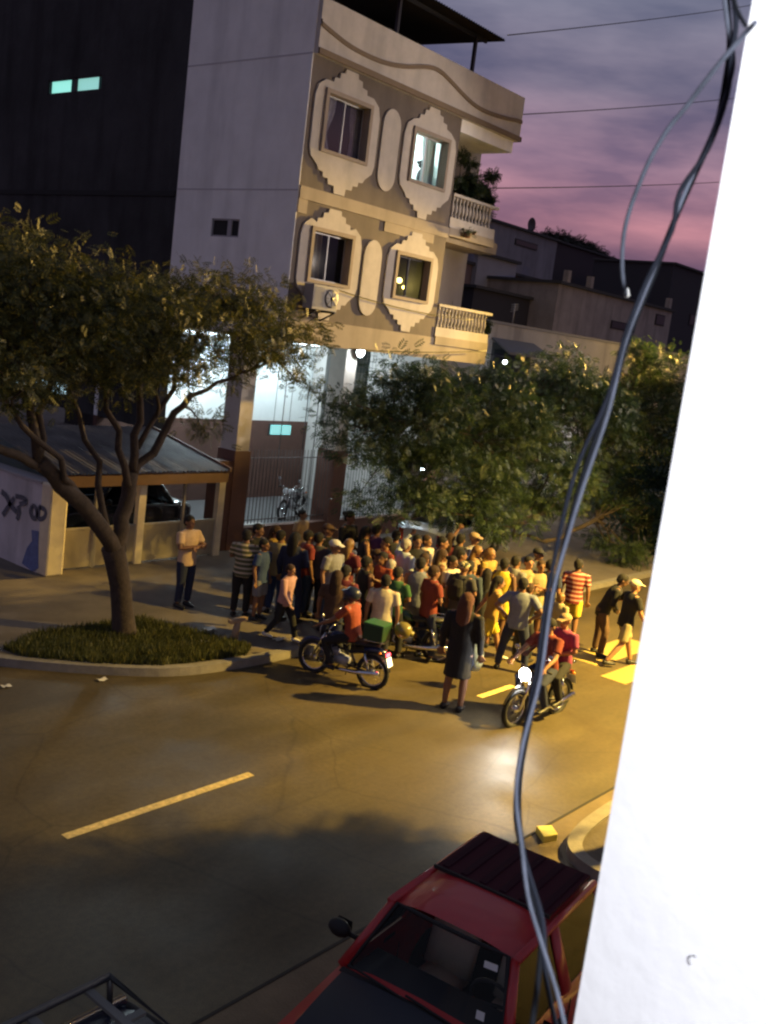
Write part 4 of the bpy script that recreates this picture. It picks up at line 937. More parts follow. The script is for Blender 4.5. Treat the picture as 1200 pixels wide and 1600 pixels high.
def garment(pose, kind):
    key = (pose, kind)
    if key in CACHE: return CACHE[key]
    al, ar, lg, lean = POSES[pose]; b = MB(); (kL, aL), (kR, aR) = LEGS[lg]
    J = {}
    for s, a_, (k, a2) in ((1, al, (kL, aL)), (-1, ar, (kR, aR))):
        e, w_ = ARMS[a_]; J[s] = dict(S=(s*.185, 0, 1.395), E=(s*e[0], e[1], e[2]), W=(s*w_[0], w_[1], w_[2]+(.03 if s < 0 and a_ == 'cross' else 0)), H=(s*.09, 0, .87), K=(s*k[0], k[1], k[2]), A=(s*a2[0], a2[1], a2[2]))
    def mv(v, t): return Vector(v[0]).lerp(Vector(v[1]), t)
    if kind == 'body':
        torso(b, -.012); b.tube([(0, .005, 1.42), (0, -.005, 1.53)], [.058, .052], 10)
        b.ell((0, .005, HD+.025), (.076, .094, .098), 14, 10); b.ell((0, -.028, HD-.045), (.056, .066, .075), 12, 8)
        b.ell((0, -.098, HD-.012), (.014, .022, .026), 8, 6); b.ell((0, -.088, HD-.06), (.026, .012, .012), 8, 6)
        for s in (1, -1): b.ell((s*.078, .005, HD-.005), (.012, .022, .033), 8, 6)
        for s in (1, -1):
            j = J[s]; b.tube([(s*.10, 0, 1.40), j['S']], [.055, .058], 8); arm(j['S'], j['E'], j['W'], s, b)
            b.tube([j['H'], mv((j['H'], j['K']), .5), j['K'], mv((j['K'], j['A']), .35), j['A']], [.085, .076, .054, .054, .036], 10)
            A = Vector(j['A']); b.tube([A+Vector((0, .05, -.05)), A+Vector((0, -.05, -.055)), A+Vector((0, -.15, -.065))], [.035, .038, .028], 8, ry=[.03, .028, .018])
        if lg == 'sit': b.ell((0, .02, .86), (.15, .13, .1))
        bend(b, lean); return remeshed(b, key, .0095, 2, .30)
    if kind in ('tee', 'long', 'tank', 'dress', 'coat'):
        torso(b, .014 if kind != 'dress' else .012, .82)
        if kind in ('dress', 'coat'):
            b.tube([(0, 0, .95), (0, 0, .8), (0, 0, .62), (0, 0, .50 if kind == 'coat' else .5)], [.165, .175, .175, .185], 14, ry=[.125, .135, .14, .15])
        else: b.tube([(0, 0, .95), (0, 0, .80)], [.178, .182], 14, ry=[.13, .132])
        fr = {'tee': .72, 'long': 0, 'tank': .05, 'dress': .3, 'coat': 0}[kind]
        for s in (1, -1):
            j = J[s]
            if kind == 'tank': continue
            if kind in ('long', 'coat'): b.tube([(s*.09, 0, 1.40), j['S'], j['E'], j['W']], [.06, .072, .056, .042], 10)
            else: b.tube([(s*.09, 0, 1.40), j['S'], mv((j['S'], j['E']), fr)], [.06, .073, .068], 10)
        bend(b, lean); return remeshed(b, key, .017, 3)
    if kind in ('trousers', 'shorts'):
        b.tube([(0, 0, .98), (0, 0, .9), (0, 0, .82)], [.162, .172, .16], 14, ry=[.116, .125, .12])
        for s in (1, -1):
            j = J[s]
            if kind == 'trousers': b.tube([j['H'], mv((j['H'], j['K']), .5), j['K'], mv((j['K'], j['A']), .4), mv((j['K'], j['A']), .95)], [.098, .092, .072, .066, .058], 10)
            else: b.tube([j['H'], mv((j['H'], j['K']), .5), mv((j['H'], j['K']), .88)], [.10, .098, .092], 10)
        return remeshed(b, key, .017, 3)
    if kind == 'shoes':
        for s in (1, -1):
            A = Vector(J[s]['A']); b.tube([A+Vector((0, .06, -.048)), A+Vector((0, -.04, -.045)), A+Vector((0, -.13, -.058)), A+Vector((0, -.175, -.065))], [.043, .046, .045, .03], 10, ry=[.042, .04, .03, .02])
            b.tube([A+Vector((0, .03, .0)), A+Vector((0, .03, -.05))], [.045, .045], 8)
        return remeshed(b, key, .013, 2)
    if kind in ('hair', 'longhair', 'bun'):
        b.ell((0, .018, HD+.045), (.088, .100, .095), 14, 10); b.ell((0, .05, HD-.0), (.078, .068, .085), 12, 8)
        if kind == 'longhair': b.tube([(0, .05, HD+.03), (0, .085, HD-.1), (0, .095, HD-.25), (0, .10, HD-.40)], [.09, .10, .095, .05], 12, ry=[.08, .055, .04, .02]); b.ell((0, .02, HD+.03), (.10, .10, .10))
        if kind == 'bun': b.ell((0, .12, HD+.06), (.045, .045, .045)); 
        bend(b, lean); return remeshed(b, key, .014, 1)
    if kind == 'cap':
        b.ell((0, .01, HD+.058), (.094, .108, .080), 14, 10); b.tube([(0, -.06, HD+.055), (0, -.12, HD+.05), (0, -.17, HD+.035)], [.08, .076, .055], 10, ry=[.014, .012, .010])
        bend(b, lean); return remeshed(b, key, .012, 1)
    if kind == 'helmet':
        b.ell((0, .01, HD+.035), (.128, .145, .135), 16, 12); b.tube([(0, -.10, HD-.04), (0, -.13, HD-.06)], [.09, .07], 10, ry=[.04, .035]); b.tube([(0, -.11, HD+.09), (0, -.18, HD+.10)], [.09, .07], 10, ry=[.012, .01])
        bend(b, lean); return remeshed(b, key, .014, 2)
    if kind == 'eyes':
        for s in (1, -1): b.ell((s*.030, -.083, HD+.008), (.012, .008, .007), 8, 6); b.ell((s*.030, -.084, HD+.030), (.018, .006, .004), 8, 6)
        bend(b, lean); CACHE[key] = b.mesh('eyes'); return CACHE[key]
    if kind == 'backpack':
        b.tube([(0, .16, 1.02), (0, .18, 1.1), (0, .185, 1.28), (0, .15, 1.40)], [.13, .15, .145, .10], 12, ry=[.06, .085, .08, .05])
        for s in (1, -1): b.tube([(s*.11, .12, 1.42), (s*.12, .0, 1.475), (s*.12, -.115, 1.36), (s*.13, -.12, 1.2), (s*.15, .02, 1.06)], .022, 6)
        bend(b, lean); return remeshed(b, key, .015, 1)
SKIN = [mat('skin_tan', (.33, .17, .10), .55), mat('skin_brown', (.22, .11, .065), .55), mat('skin_deep', (.13, .065, .04), .55)]
HAIRM = {'black': mat('hair_black', (.012, .010, .009), .85, bump=.8, bscale=60), 'brown': mat('hair_brown', (.045, .022, .012), .85, bump=.8, bscale=60), 'red': mat('hair_reddish', (.10, .035, .02), .85, bump=.8, bscale=60), 'grey': mat('hair_grey', (.35, .32, .28), .6), 'gold': mat('hair_gold', (.20, .11, .04), .5)}
CLOTH = dict(black=(.012, .012, .014), navy=(.018, .025, .06), blue=(.04, .07, .17), denim=(.04, .06, .10), white=(.62, .60, .55), cream=(.52, .45, .34), peach=(.60, .42, .28), grey=(.22, .22, .23), bluegrey=(.17, .19, .26),
             red=(.20, .028, .026), maroon=(.13, .02, .03), orange=(.30, .06, .03), mustard=(.34, .22, .05), yellow=(.58, .43, .04), tan=(.36, .25, .14), khaki=(.32, .27, .15), brown=(.09, .05, .03), pink=(.50, .28, .25), magenta=(.25, .04, .12),
             green=(.03, .10, .04), paleblue=(.42, .48, .58), darkred=(.18, .03, .02), olive=(.10, .10, .05), charcoal=(.05, .05, .055), purple=(.10, .04, .12))
def cloth(c):
    if 'x' in c and c.split('x')[0] in CLOTH and c.split('x')[1] in CLOTH:
        nm = 'striped_cloth_'+c
        if nm in MAT: return MAT[nm]
        a, b_ = c.split('x'); m = mat(nm, CLOTH[a], .9); n = m.node_tree.nodes; l = m.node_tree.links
        t = n.new('ShaderNodeTexCoord'); s = n.new('ShaderNodeSeparateXYZ'); l.new(t.outputs['Object'], s.inputs[0])
        k = n.new('ShaderNodeMath'); k.operation = 'MULTIPLY'; k.inputs[1].default_value = 11.0; l.new(s.outputs[2], k.inputs[0])
        f = n.new('ShaderNodeMath'); f.operation = 'FRACT'; l.new(k.outputs[0], f.inputs[0]); g = n.new('ShaderNodeMath'); g.operation = 'GREATER_THAN'; g.inputs[1].default_value = .62; l.new(f.outputs[0], g.inputs[0])
        x = n.new('ShaderNodeMix'); x.data_type = 'RGBA'; x.inputs[6].default_value = (*CLOTH[a], 1); x.inputs[7].default_value = (*CLOTH[b_], 1); l.new(g.outputs[0], x.inputs[0]); l.new(x.outputs[2], n['Principled BSDF'].inputs['Base Color'])
        return m
    if c == 'camo':
        if 'camo_cloth' in MAT: return MAT['camo_cloth']
        m = mat('camo_cloth', (.5, .45, .3), .9); n = m.node_tree.nodes; l = m.node_tree.links; t = n.new('ShaderNodeTexCoord'); v = n.new('ShaderNodeTexNoise'); v.inputs['Scale'].default_value = 22; l.new(t.outputs['Object'], v.inputs[0])
        r = n.new('ShaderNodeValToRGB'); r.color_ramp.interpolation = 'CONSTANT'; r.color_ramp.elements[0].color = (.03, .04, .03, 1); r.color_ramp.elements[1].position = .5; r.color_ramp.elements[1].color = (.55, .48, .3, 1); l.new(v.outputs[0], r.inputs[0]); l.new(r.outputs[0], n['Principled BSDF'].inputs['Base Color']); return m
    return mat('cloth_'+c, CLOTH[c], .9, var=.12, scale=9, bump=.3, bscale=18)
PGROUP = 'people gathered in the street'
def person(label, hx, hy, face, pose='stand', top=('tee', 'white'), bot=('trousers', 'denim'), hair=('hair', 'black'), h=1.68, skin=1, shoes='black', hat=None, bag=None, z=None, feet=None, group=PGROUP, loc=None, eyes=None):
    """hx, hy: where the top of the head is in the photo; face: degrees, 0 = to the camera, 90 = to the right of the picture, 180 = away"""
    s = h/1.68; zg = z
    if loc is not None: p = Vector(loc)
    elif feet: p = G(feet[0], feet[1], 0); zg = .12 if (z is None and p.y > 11.4) else (z or 0); p = G(feet[0], feet[1], zg)
    else:
        p = G(hx, hy, h); zg = (.12 if p.y > 11.4 else 0) if z is None else z; p = G(hx, hy, h+zg)
    if loc is None: p = Vector((p.x, p.y, zg))
    az = math.degrees(math.atan2(p.y, p.x))
    heading = az+180-(-face)  # facing the camera, then turned towards the right of the picture
    heading = az+180+face
    t = thing('person', label, 'person', p, group); t.rotation_euler = (0, 0, R_(heading+90)); t.scale = (s*1.12, s*1.12, s)
    def add(kind, name, m, garm=None):
        me = garment(pose, kind)
        if not me.materials: me.materials.append(m)
        o = link(name, me, t); o.material_slots[0].link = 'OBJECT'; o.material_slots[0].material = m; return o
    add('body', 'body', SKIN[skin])
    if top: add(top[0], {'tee': 't_shirt', 'long': 'long_sleeved_top', 'tank': 'sleeveless_top', 'dress': 'dress', 'coat': 'long_coat'}[top[0]], cloth(top[1]))
    if bot: add(bot[0], bot[0], cloth(bot[1]))
    if shoes: add('shoes', 'shoes', mat('shoe_'+shoes, CLOTH[shoes], .5))
    if hair: add(hair[0], 'hair', HAIRM[hair[1]])
    if hat: add(hat[0], hat[0], mat('hat_'+hat[1], CLOTH.get(hat[1], (.5, .45, .3)), .35 if hat[0] == 'helmet' else .8) if hat[1] != 'camo' else cloth('camo'))
    if abs((face+180) % 360-180) < 100: add('eyes', 'eyes', mat('eye_dark', (.01, .008, .006), .3))
    if bag: add('backpack', 'backpack', cloth(bag))
    return t

C = 0; RIGHT = 75; LEFT = -75; BACK = 180
person('man in a peach shirt standing alone with arms crossed before the gates', 297, 812, 45, 'cross', ('tee', 'peach'), ('trousers', 'navy'), feet=(285, 948), h=1.72)
person('man with his back turned in an olive shirt with cream stripes beside the kerb', 380, 846, 170, 'cross', ('tee', 'olivexcream'), ('trousers', 'black'), h=1.62, feet=(373, 962))
person('person in a plain black t-shirt at the crowd end nearest the brown pier', 403, 822, 60, 'contra', ('tee', 'black'), ('shorts', 'denim'), h=1.66, shoes='white')
person('long haired woman in a mustard top and jeans near the left end of the crowd', 430, 824, 55, 'phone', ('tee', 'mustard'), ('trousers', 'denim'), ('longhair', 'brown'), 1.62, 0, 'white')
person('person in a yellow shirt half hidden just right of the mustard top woman', 440, 832, 150, 'stand', ('long', 'khaki'), ('trousers', 'blue'), ('hair', 'black'), 1.6)
person('woman with a broad dark head of hair in a navy jacket', 462, 836, 150, 'contra', ('long', 'navy'), ('trousers', 'navy'), ('longhair', 'black'), 1.68)
person('child in a pale pink top striding over the pavement ahead of the parked motorcycle', 455, 893, 60, 'walk', ('long', 'pink'), ('trousers', 'black'), ('hair', 'brown'), 1.35, 0, 'white', feet=(438, 1000))
person('person in a crimson polo shirt behind the navy jacket woman', 484, 833, 110, 'stand', ('tee', 'red'), ('trousers', 'denim'), h=1.64)
person('person whose dark head shows just below the lit railing', 460, 810, 60, 'stand', ('tee', 'tan'), ('trousers', 'black'), h=1.62, loc=PY(462, 900, 16.6)*1.0)
person('person in a dark shirt and peaked cap before the second brown column', 512, 822, 75, 'contra', ('tee', 'black'), ('trousers', 'denim'), None, 1.66, hat=('cap', 'brown'))
person('tall person in a black jacket and tall dark hat at the back of the crowd', 545, 802, 60, 'phone', ('long', 'black'), ('trousers', 'black'), ('bun', 'black'), 1.82)
person('man in a grey t-shirt and white cap walking past the parked motorcycle', 521, 862, 55, 'stand', ('tee', 'grey'), ('trousers', 'denim'), None, 1.68, hat=('cap', 'white'), feet=(508, 985))
person('woman with gold brown hair in a dark red top behind the white cap man', 545, 846, 140, 'phone', ('tee', 'maroon'), ('trousers', 'black'), ('longhair', 'gold'), 1.62, 0)
person('woman with long dark hair and a dark sleeveless top, back centre left', 572, 826, 100, 'contra', ('tank', 'charcoal'), ('trousers', 'black'), ('longhair', 'black'), 1.62, 0)
person('person in a dark purple shirt standing behind the raised pale arm', 590, 822, 150, 'stand', ('tee', 'purple'), ('trousers', 'black'), h=1.7)
person('man in a brick red shirt facing left near the middle of the crowd', 606, 843, -60, 'contra', ('tee', 'darkred'), ('trousers', 'denim'), h=1.68)
person('person in a pale blue shirt raising one arm at the back', 634, 846, 130, 'raise', ('long', 'paleblue'), ('trousers', 'denim'), ('hair', 'grey'), 1.68)
person('man in a plain black t-shirt facing the street in the middle of the crowd', 653, 840, 20, 'stand', ('tee', 'black'), ('trousers', 'charcoal'), h=1.72)
person('woman in a light top between the black t-shirt man and the beige one', 668, 840, 60, 'stand', ('tee', 'cream'), ('trousers', 'blue'), ('bun', 'brown'), 1.62, 0)
person('man with thick black hair in a beige t-shirt looking right', 691, 842, 80, 'contra', ('tee', 'tan'), ('trousers', 'denim'), h=1.7, skin=0)
person('woman with brown hair in a beige sleeveless top beside the camouflage hat', 690, 862, 100, 'phone', ('tank', 'khaki'), ('trousers', 'black'), ('longhair', 'brown'), 1.62)
person('bald headed person in a rust shirt, seen from behind in the crowd', 612, 878, 160, 'stand', ('tee', 'brown'), ('trousers', 'black'), ('hair', 'grey'), 1.6)
person('man in a brick orange t-shirt standing sideways right of the blue vest man', 678, 888, 120, 'contra', ('tee', 'darkred'), ('trousers', 'navy'), ('hair', 'brown'), 1.68)
person('man with his back turned in a blue grey vest and pale shorts', 644, 888, 175, 'stand', ('tank', 'bluegrey'), ('shorts', 'grey'), h=1.68, skin=0, feet=(640, 1012))
person('short haired person in a white top seen from behind next to the helmeted rider', 604, 902, 175, 'stand', ('tee', 'cream'), ('trousers', 'black'), ('hair', 'black'), 1.6)
person('person with a camouflage cap and a black backpack', 716, 888, 150, 'contra', ('tee', 'charcoal'), ('shorts', 'charcoal'), None, 1.66, hat=('cap', 'camo'), bag='black', feet=(706, 1015))
person('tall woman in a long dark coat and boots standing alone in the road', 728, 918, 165, 'stand', ('coat', 'black'), None, ('longhair', 'red'), 1.84, feet=(706, 1108))
person('young woman in a yellow orange top and shorts with bare legs', 752, 908, 100, 'walk', ('tee', 'mustard'), ('shorts', 'yellow'), ('longhair', 'black'), 1.55, 0, 'white', feet=(757, 1030))
person('person in a bright yellow football shirt turned away', 790, 876, 160, 'stand', ('tank', 'yellow'), ('shorts', 'yellow'), h=1.66, skin=2)
person('man with his back turned in a grey t-shirt and dark trousers at the road edge', 797, 904, 175, 'hips', ('tee', 'bluegrey'), ('trousers', 'navy'), h=1.68, feet=(797, 1048))
person('man in a tan shirt with folded arms facing the street', 828, 874, 30, 'cross', ('tee', 'tan'), ('shorts', 'khaki'), h=1.66, skin=0)
person('person in a light mustard shirt beside the hanging cables', 847, 880, 20, 'cross', ('tee', 'khaki'), ('shorts', 'blue'), ('hair', 'brown'), 1.62)
person('person in a dark cap at the back of the crowd near the cables', 842, 860, 60, 'stand', ('tee', 'charcoal'), ('trousers', 'black'), None, 1.7, hat=('cap', 'black'))
person('person in a red and white striped shirt and yellow shorts seen from behind', 885, 886, 175, 'stand', ('tee', 'redxpink'), ('shorts', 'yellow'), h=1.66, feet=(885, 1000))
person('child in a beige top standing below the striped shirt', 878, 930, 140, 'stand', ('tee', 'khaki'), ('shorts', 'blue'), ('hair', 'gold'), 1.25)
person('man in black bending forward with brown trousers near the zebra bars', 945, 908, 95, 'lean', ('long', 'black'), ('trousers', 'brown'), h=1.68, skin=2, feet=(930, 1022))
person('man in white cap, black shirt and khaki shorts striding towards the white wall', 985, 912, 120, 'point', ('tee', 'black'), ('shorts', 'khaki'), None, 1.66, hat=('cap', 'cream'), feet=(966, 1040), skin=0)
person('person holding a phone up at the back centre of the crowd', 720, 838, 150, 'raise', ('tee', 'charcoal'), ('trousers', 'black'), h=1.64)
person('person in a tan cap behind the phone holder', 742, 836, 60, 'stand', ('tee', 'grey'), ('trousers', 'black'), None, 1.7, hat=('cap', 'tan'))
person('woman in a golden top with loose hair, back right of the crowd', 745, 856, 80, 'phone', ('tee', 'tan'), ('trousers', 'denim'), ('longhair', 'gold'), 1.62, 0)
person('woman in a mustard dress behind the yellow football shirt', 766, 860, 60, 'contra', ('dress', 'mustard'), None, ('longhair', 'gold'), 1.62, 0)
person('person in a dark vest with black hair before the golden top woman', 722, 862, 100, 'stand', ('tank', 'black'), ('trousers', 'denim'), h=1.62)
person('woman in a grey dress crouched low before the yellow shirt', 762, 892, 170, 'contra', ('dress', 'charcoal'), None, ('longhair', 'black'), 1.5)
person('person in dark red at the heart of the crowd behind the helmet', 540, 888, 150, 'phone', ('long', 'maroon'), ('trousers', 'black'), ('hair', 'black'), 1.62)
person('woman in a brown top left of the helmeted rider', 528, 895, 165, 'stand', ('tee', 'brown'), ('trousers', 'navy'), ('longhair', 'brown'), 1.58)
person('young person in a black vest right behind the helmeted rider', 575, 874, 120, 'stand', ('tank', 'black'), ('trousers', 'black'), h=1.62, skin=2)
person('woman in a rusty blouse talking, centre of the crowd', 588, 862, 60, 'phone', ('tee', 'brown'), ('trousers', 'denim'), ('bun', 'brown'), 1.6)
person('person in a dark green shirt partly behind the white top', 622, 890, 150, 'contra', ('tee', 'green'), ('trousers', 'black'), h=1.6)
person('person in a tan shirt behind the orange shirt man', 665, 868, 140, 'stand', ('tee', 'tan'), ('trousers', 'black'), ('hair', 'brown'), 1.62)
person('person in a charcoal shirt at the far back under the leaves', 620, 832, 170, 'stand', ('tee', 'charcoal'), ('trousers', 'black'), h=1.66)
person('woman in a maroon top at the far back under the leaves', 705, 836, 150, 'stand', ('tee', 'maroon'), ('trousers', 'black'), ('longhair', 'brown'), 1.62)
person('person in a pale grey shirt between the yellow shirt and the tan one', 808, 872, 140, 'stand', ('tee', 'grey'), ('trousers', 'charcoal'), h=1.66)
person('person in a dark blue shirt behind the tan shirt man', 862, 878, 150, 'stand', ('tee', 'navy'), ('trousers', 'black'), h=1.66)
person('seated looking person with a white bag by the grey t-shirt man', 828, 915, 150, 'contra', ('tee', 'olive'), ('trousers', 'black'), ('hair', 'brown'), 1.45)
person('person in a denim jacket tucked behind the yellow orange top', 735, 880, 170, 'stand', ('long', 'denim'), ('trousers', 'black'), h=1.62)
person('person in an orange brown shirt behind the bald head', 600, 866, -30, 'phone', ('tee', 'orange'), ('trousers', 'black'), h=1.6)
person('person in a cream blouse behind the camouflage cap', 706, 872, 60, 'phone', ('tee', 'cream'), ('trousers', 'denim'), ('bun', 'black'), 1.6)
person('person in a dark grey shirt behind the crimson polo', 500, 836, 150, 'stand', ('tee', 'charcoal'), ('trousers', 'black'), h=1.62)
person('child in a blue shirt standing at the far left edge of the crowd', 414, 846, 60, 'stand', ('tee', 'blue'), ('shorts', 'grey'), h=1.5)
# figure inside the lit upper window
wp = PY(659, 250, YF+.75)
person('person leaning at the lit top right window, a dark silhouette', 0, 0, 100, 'stand', ('tee', 'black'), ('trousers', 'black'), ('bun', 'black'), 1.52, 2, None, loc=(wp.x, YF+.7, 8.64), group=None)
MB().box(19.75, 20.05, YF+.3, YF+.55, 9.2, 9.62).build('red_bag', cloth('maroon'), label='dark red bag on the sill of the lit window beside the leaning person', cat='bag')

# shopping bag carried by the tall woman, green crate on the motorcycle
p = G(744, 1028, .55)
sb = thing('shopping_bag', 'blue and white plastic shopping bag hanging at the side of the coat woman', 'bag', p)
b = MB(); b.tube([p+Vector((0, 0, -.2)), p+Vector((0, 0, -.08)), p+Vector((0, 0, .1)), p+Vector((0, 0, .26))], [.12, .17, .15, .05], 12, ry=[.08, .11, .1, .04]); b.build('bag_body', mat('blue_white_plastic', (.25, .34, .55), .4, var=.5, scale=7), sb)
MB().tube([p+Vector((-.03, 0, .25)), p+Vector((0, 0, .48)), p+Vector((.03, 0, .25))], .01, 5).build('handle', lit, sb)

# ------------------------------------------------------------------ motorcycles (local: front = +x)
def motorcycle(label, loc, rz, paint, lit_front=False, lit_tail=False, sc=.92):
    t = thing('motorcycle', label, 'motorcycle', (0, 0, 0))
    wb = .64; R0 = .30
    for sx in (wb, -wb):
        w_ = MB().tube([(sx+R0*math.cos(a), 0, R0+R0*math.sin(a)) for a in np.linspace(0, 2*math.pi, 25)], .045, 8, cap=False).build('tyre', rubber, t)
        b = MB().tube([(sx+.25*math.cos(a), 0, R0+.25*math.sin(a)) for a in np.linspace(0, 2*math.pi, 25)], .015, 6, cap=False)
        b.build('rim', chrome, w_)
        b = MB()
        for a in np.linspace(0, 2*math.pi, 15)[:-1]: b.tube([(sx, .03*(-1)**int(a*5), R0), (sx+.245*math.cos(a), 0, R0+.245*math.sin(a))], .0035, 3)
        b.build('spokes', chrome, w_); MB().lathe([(.05, -.06), (.07, -.03), (.07, .03), (.05, .06)], (sx, 0, R0), 14, 'y').build('hub', chrome, w_)
    MB().tube([(.40, 0, .80), (.18, 0, .62), (-.15, 0, .58), (-.55, 0, .68), (-.78, 0, .74)], .028, 8).tube([(.36, 0, .75), (.22, 0, .35), (-.1, 0, .27), (-.28, 0, .35), (-.15, 0, .58)], .024, 8).build('frame', dark_metal, t)
    for s in (1, -1):
        MB().tube([(wb, s*.085, R0), (.47, s*.085, .68), (.40, s*.075, .86)], [.026, .024, .022], 8).build('fork', chrome, t)
        MB().tube([(-wb, s*.09, R0), (-.14, s*.09, .36)], .022, 6).build('swingarm', dark_metal, t)
        MB().tube([(-wb+.04, s*.11, .34), (-.48, s*.11, .66)], .028, 8).build('shock_absorber', chrome, t)
        MB().tube([(.36, s*.27, 1.02), (.35, s*.33, 1.20)], .008, 5).ell((.35, s*.34, 1.24), (.015, .06, .045)).build('mirror', chrome, t)
        MB().tube([(.30, s*.26, .98), (.26, s*.36, .96)], .020, 8).build('handlebar_grip', rubber, t)
        MB().ell((-.80, s*.13, .74), (.03, .03, .025)).build('indicator', mat('orange_lens', (.8, .25, .02), .3), t)
        MB().tube([(.02, s*.1, .30), (.02, s*.24, .30)], .014, 6).build('footrest', rubber, t)
    MB().tube([(.38, 0, .88), (.36, .12, .96), (.30, .28, .98)], .013, 6).tube([(.38, 0, .88), (.36, -.12, .96), (.30, -.28, .98)], .013, 6).build('handlebar', chrome, t)
    MB().tube([(.34, 0, .80), (.22, 0, .84), (.05, 0, .82), (-.08, 0, .74)], [.06, .13, .13, .07], 12, ry=[.05, .085, .09, .06]).build('fuel_tank', paint, t)
    MB().tube([(-.05, 0, .79), (-.2, 0, .80), (-.45, 0, .82), (-.72, 0, .86)], [.09, .12, .125, .09], 12, ry=[.04, .045, .045, .04]).build('seat', mat('black_vinyl', (.02, .02, .022), .5), t)
    MB().tube([(-.45, 0, .72), (-.7, 0, .76), (-.88, 0, .72)], [.10, .09, .05], 10, ry=[.07, .06, .03]).build('tail_fairing', paint, t)
    MB().tube([(wb+R0*1.12*math.cos(a), 0, R0+R0*1.12*math.sin(a)) for a in np.linspace(.3, 2.3, 9)], .065, 8, ry=.012).build('front_mudguard', paint, t)
    MB().tube([(-wb+R0*1.15*math.cos(a), 0, R0+R0*1.15*math.sin(a)) for a in np.linspace(.9, 2.9, 9)], .07, 8, ry=.012).build('rear_mudguard', dark_metal, t)
    MB().tube([(.16, 0, .38), (.06, 0, .40), (-.12, 0, .38)], [.09, .12, .10], 10, ry=[.1, .12, .1]).tube([(.10, 0, .42), (.20, 0, .60)], [.075, .07], 10).build('engine', alu, t)
    MB().tube([(.2, .05, .50), (.26, .10, .30), (.1, .15, .24), (-.35, .15, .27), (-.85, .16, .36)], [.02, .02, .025, .045, .05], 8).build('exhaust', chrome, t)
    MB().tube([(-.3, .12, .92), (-.55, .14, .93), (-.85, .12, .94), (-.85, -.12, .94), (-.55, -.14, .93), (-.3, -.12, .92)], .011, 6).build('rear_rack', chrome, t)
    hm = mat('headlight_on', (1, 1, 1), emit=(1, .97, .9), estr=300) if lit_front else mat('headlight_off', (.6, .6, .62), .1)
    hl = MB().lathe([(.03, -.10), (.09, -.06), (.11, 0)], (.50, 0, .88), 16, 'x').build('headlight', dark_metal, t)
    MB().ell((.505, 0, .88), (.04, .105, .105), 14, 8).build('lens', hm, hl)
    MB().box(-.93, -.90, -.06, .06, .68, .74).build('tail_light', mat('tail_on', (.6, .02, .02), emit=(1, .06, .08), estr=9) if lit_tail else mat('tail_off', (.3, .01, .01), .2), t)
    MB().add([(-.93, -.10, .66), (-.93, .10, .66), (-.99, .10, .50), (-.99, -.10, .50)], [(0, 1, 2, 3)]).build('number_plate', mat('plate_reflection_glow', (.9, .85, .7), .5, emit=(1, .9, .65), estr=1.8) if lit_tail else mat('plate', (.6, .6, .55), .5), t)  # emission stands in for light reflected by the plate
    MB().tube([(-.05, -.1, .3), (.02, -.22, .03)], .012, 6).build('side_stand', dark_metal, t)
    t.location = loc; t.rotation_euler = (0, 0, rz); t.scale = (sc, sc, sc)
    return t
a = G(612, 1062, 0); f_ = G(488, 1035, 0); mid = (Vector((a.x, a.y, 0))+Vector((f_.x, f_.y, 0)))/2
a = G(583, 1047, .3); f_ = G(490, 1021, .3); mid = Vector(((a.x+f_.x)/2, (a.y+f_.y)/2, 0))
rz1 = math.atan2(f_.y-a.y, f_.x-a.x)
navyp = mat('navy_tank_paint', (.02, .035, .10), .2, coat=.5)
motorcycle('navy motorcycle side on with a helmeted rider and a glowing tail light and plate', mid, rz1, navyp, False, True, .86)
def rider_at(loc, rz, along, **kw): 
    d = Vector((math.cos(rz), math.sin(rz), 0)); return loc+d*along
# rider seat: pelvis height .87*s ; seat .86
def rider(label, loc, rz, along, pose, z=-.02, **kw):
    p = loc+Vector((math.cos(rz), math.sin(rz), 0))*along; t = person(label, 0, 0, 0, pose, loc=(p.x, p.y, z), **kw)
    t.rotation_euler = (0, 0, rz+math.pi/2); return t
rider('rider in an orange red shirt and navy white helmet sitting on the navy motorcycle', mid, rz1, -.12, 'sit', top=('tee', 'orange'), bot=('trousers', 'black'), hair=None, hat=('helmet', 'navy'), h=1.52)
gx = mid+Vector((math.cos(rz1), math.sin(rz1), 0))*-.54
gc = thing('delivery_crate', 'green plastic crate strapped on the rear rack of the navy motorcycle', 'crate', (0, 0, 0))
b = MB(); b.box(-.20, .20, -.19, .19, 0, .02)
for s in (1, -1): b.box(-.20, .20, s*.19-.01, s*.19+.01, 0, .32).box(s*.20-.01, s*.20+.01, -.19, .19, 0, .32)
b.build('crate_body', mat('green_plastic', (.015, .05, .022), .5), gc); MB().box(-.215, .215, -.205, .205, .30, .335).build('lid', mat('green_plastic_lid', (.04, .13, .06), .3), gc)
gc.scale = (.82, .82, .82); gc.location = gx+Vector((0, 0, .955*.86+.005)); gc.rotation_euler = (0, 0, rz1)
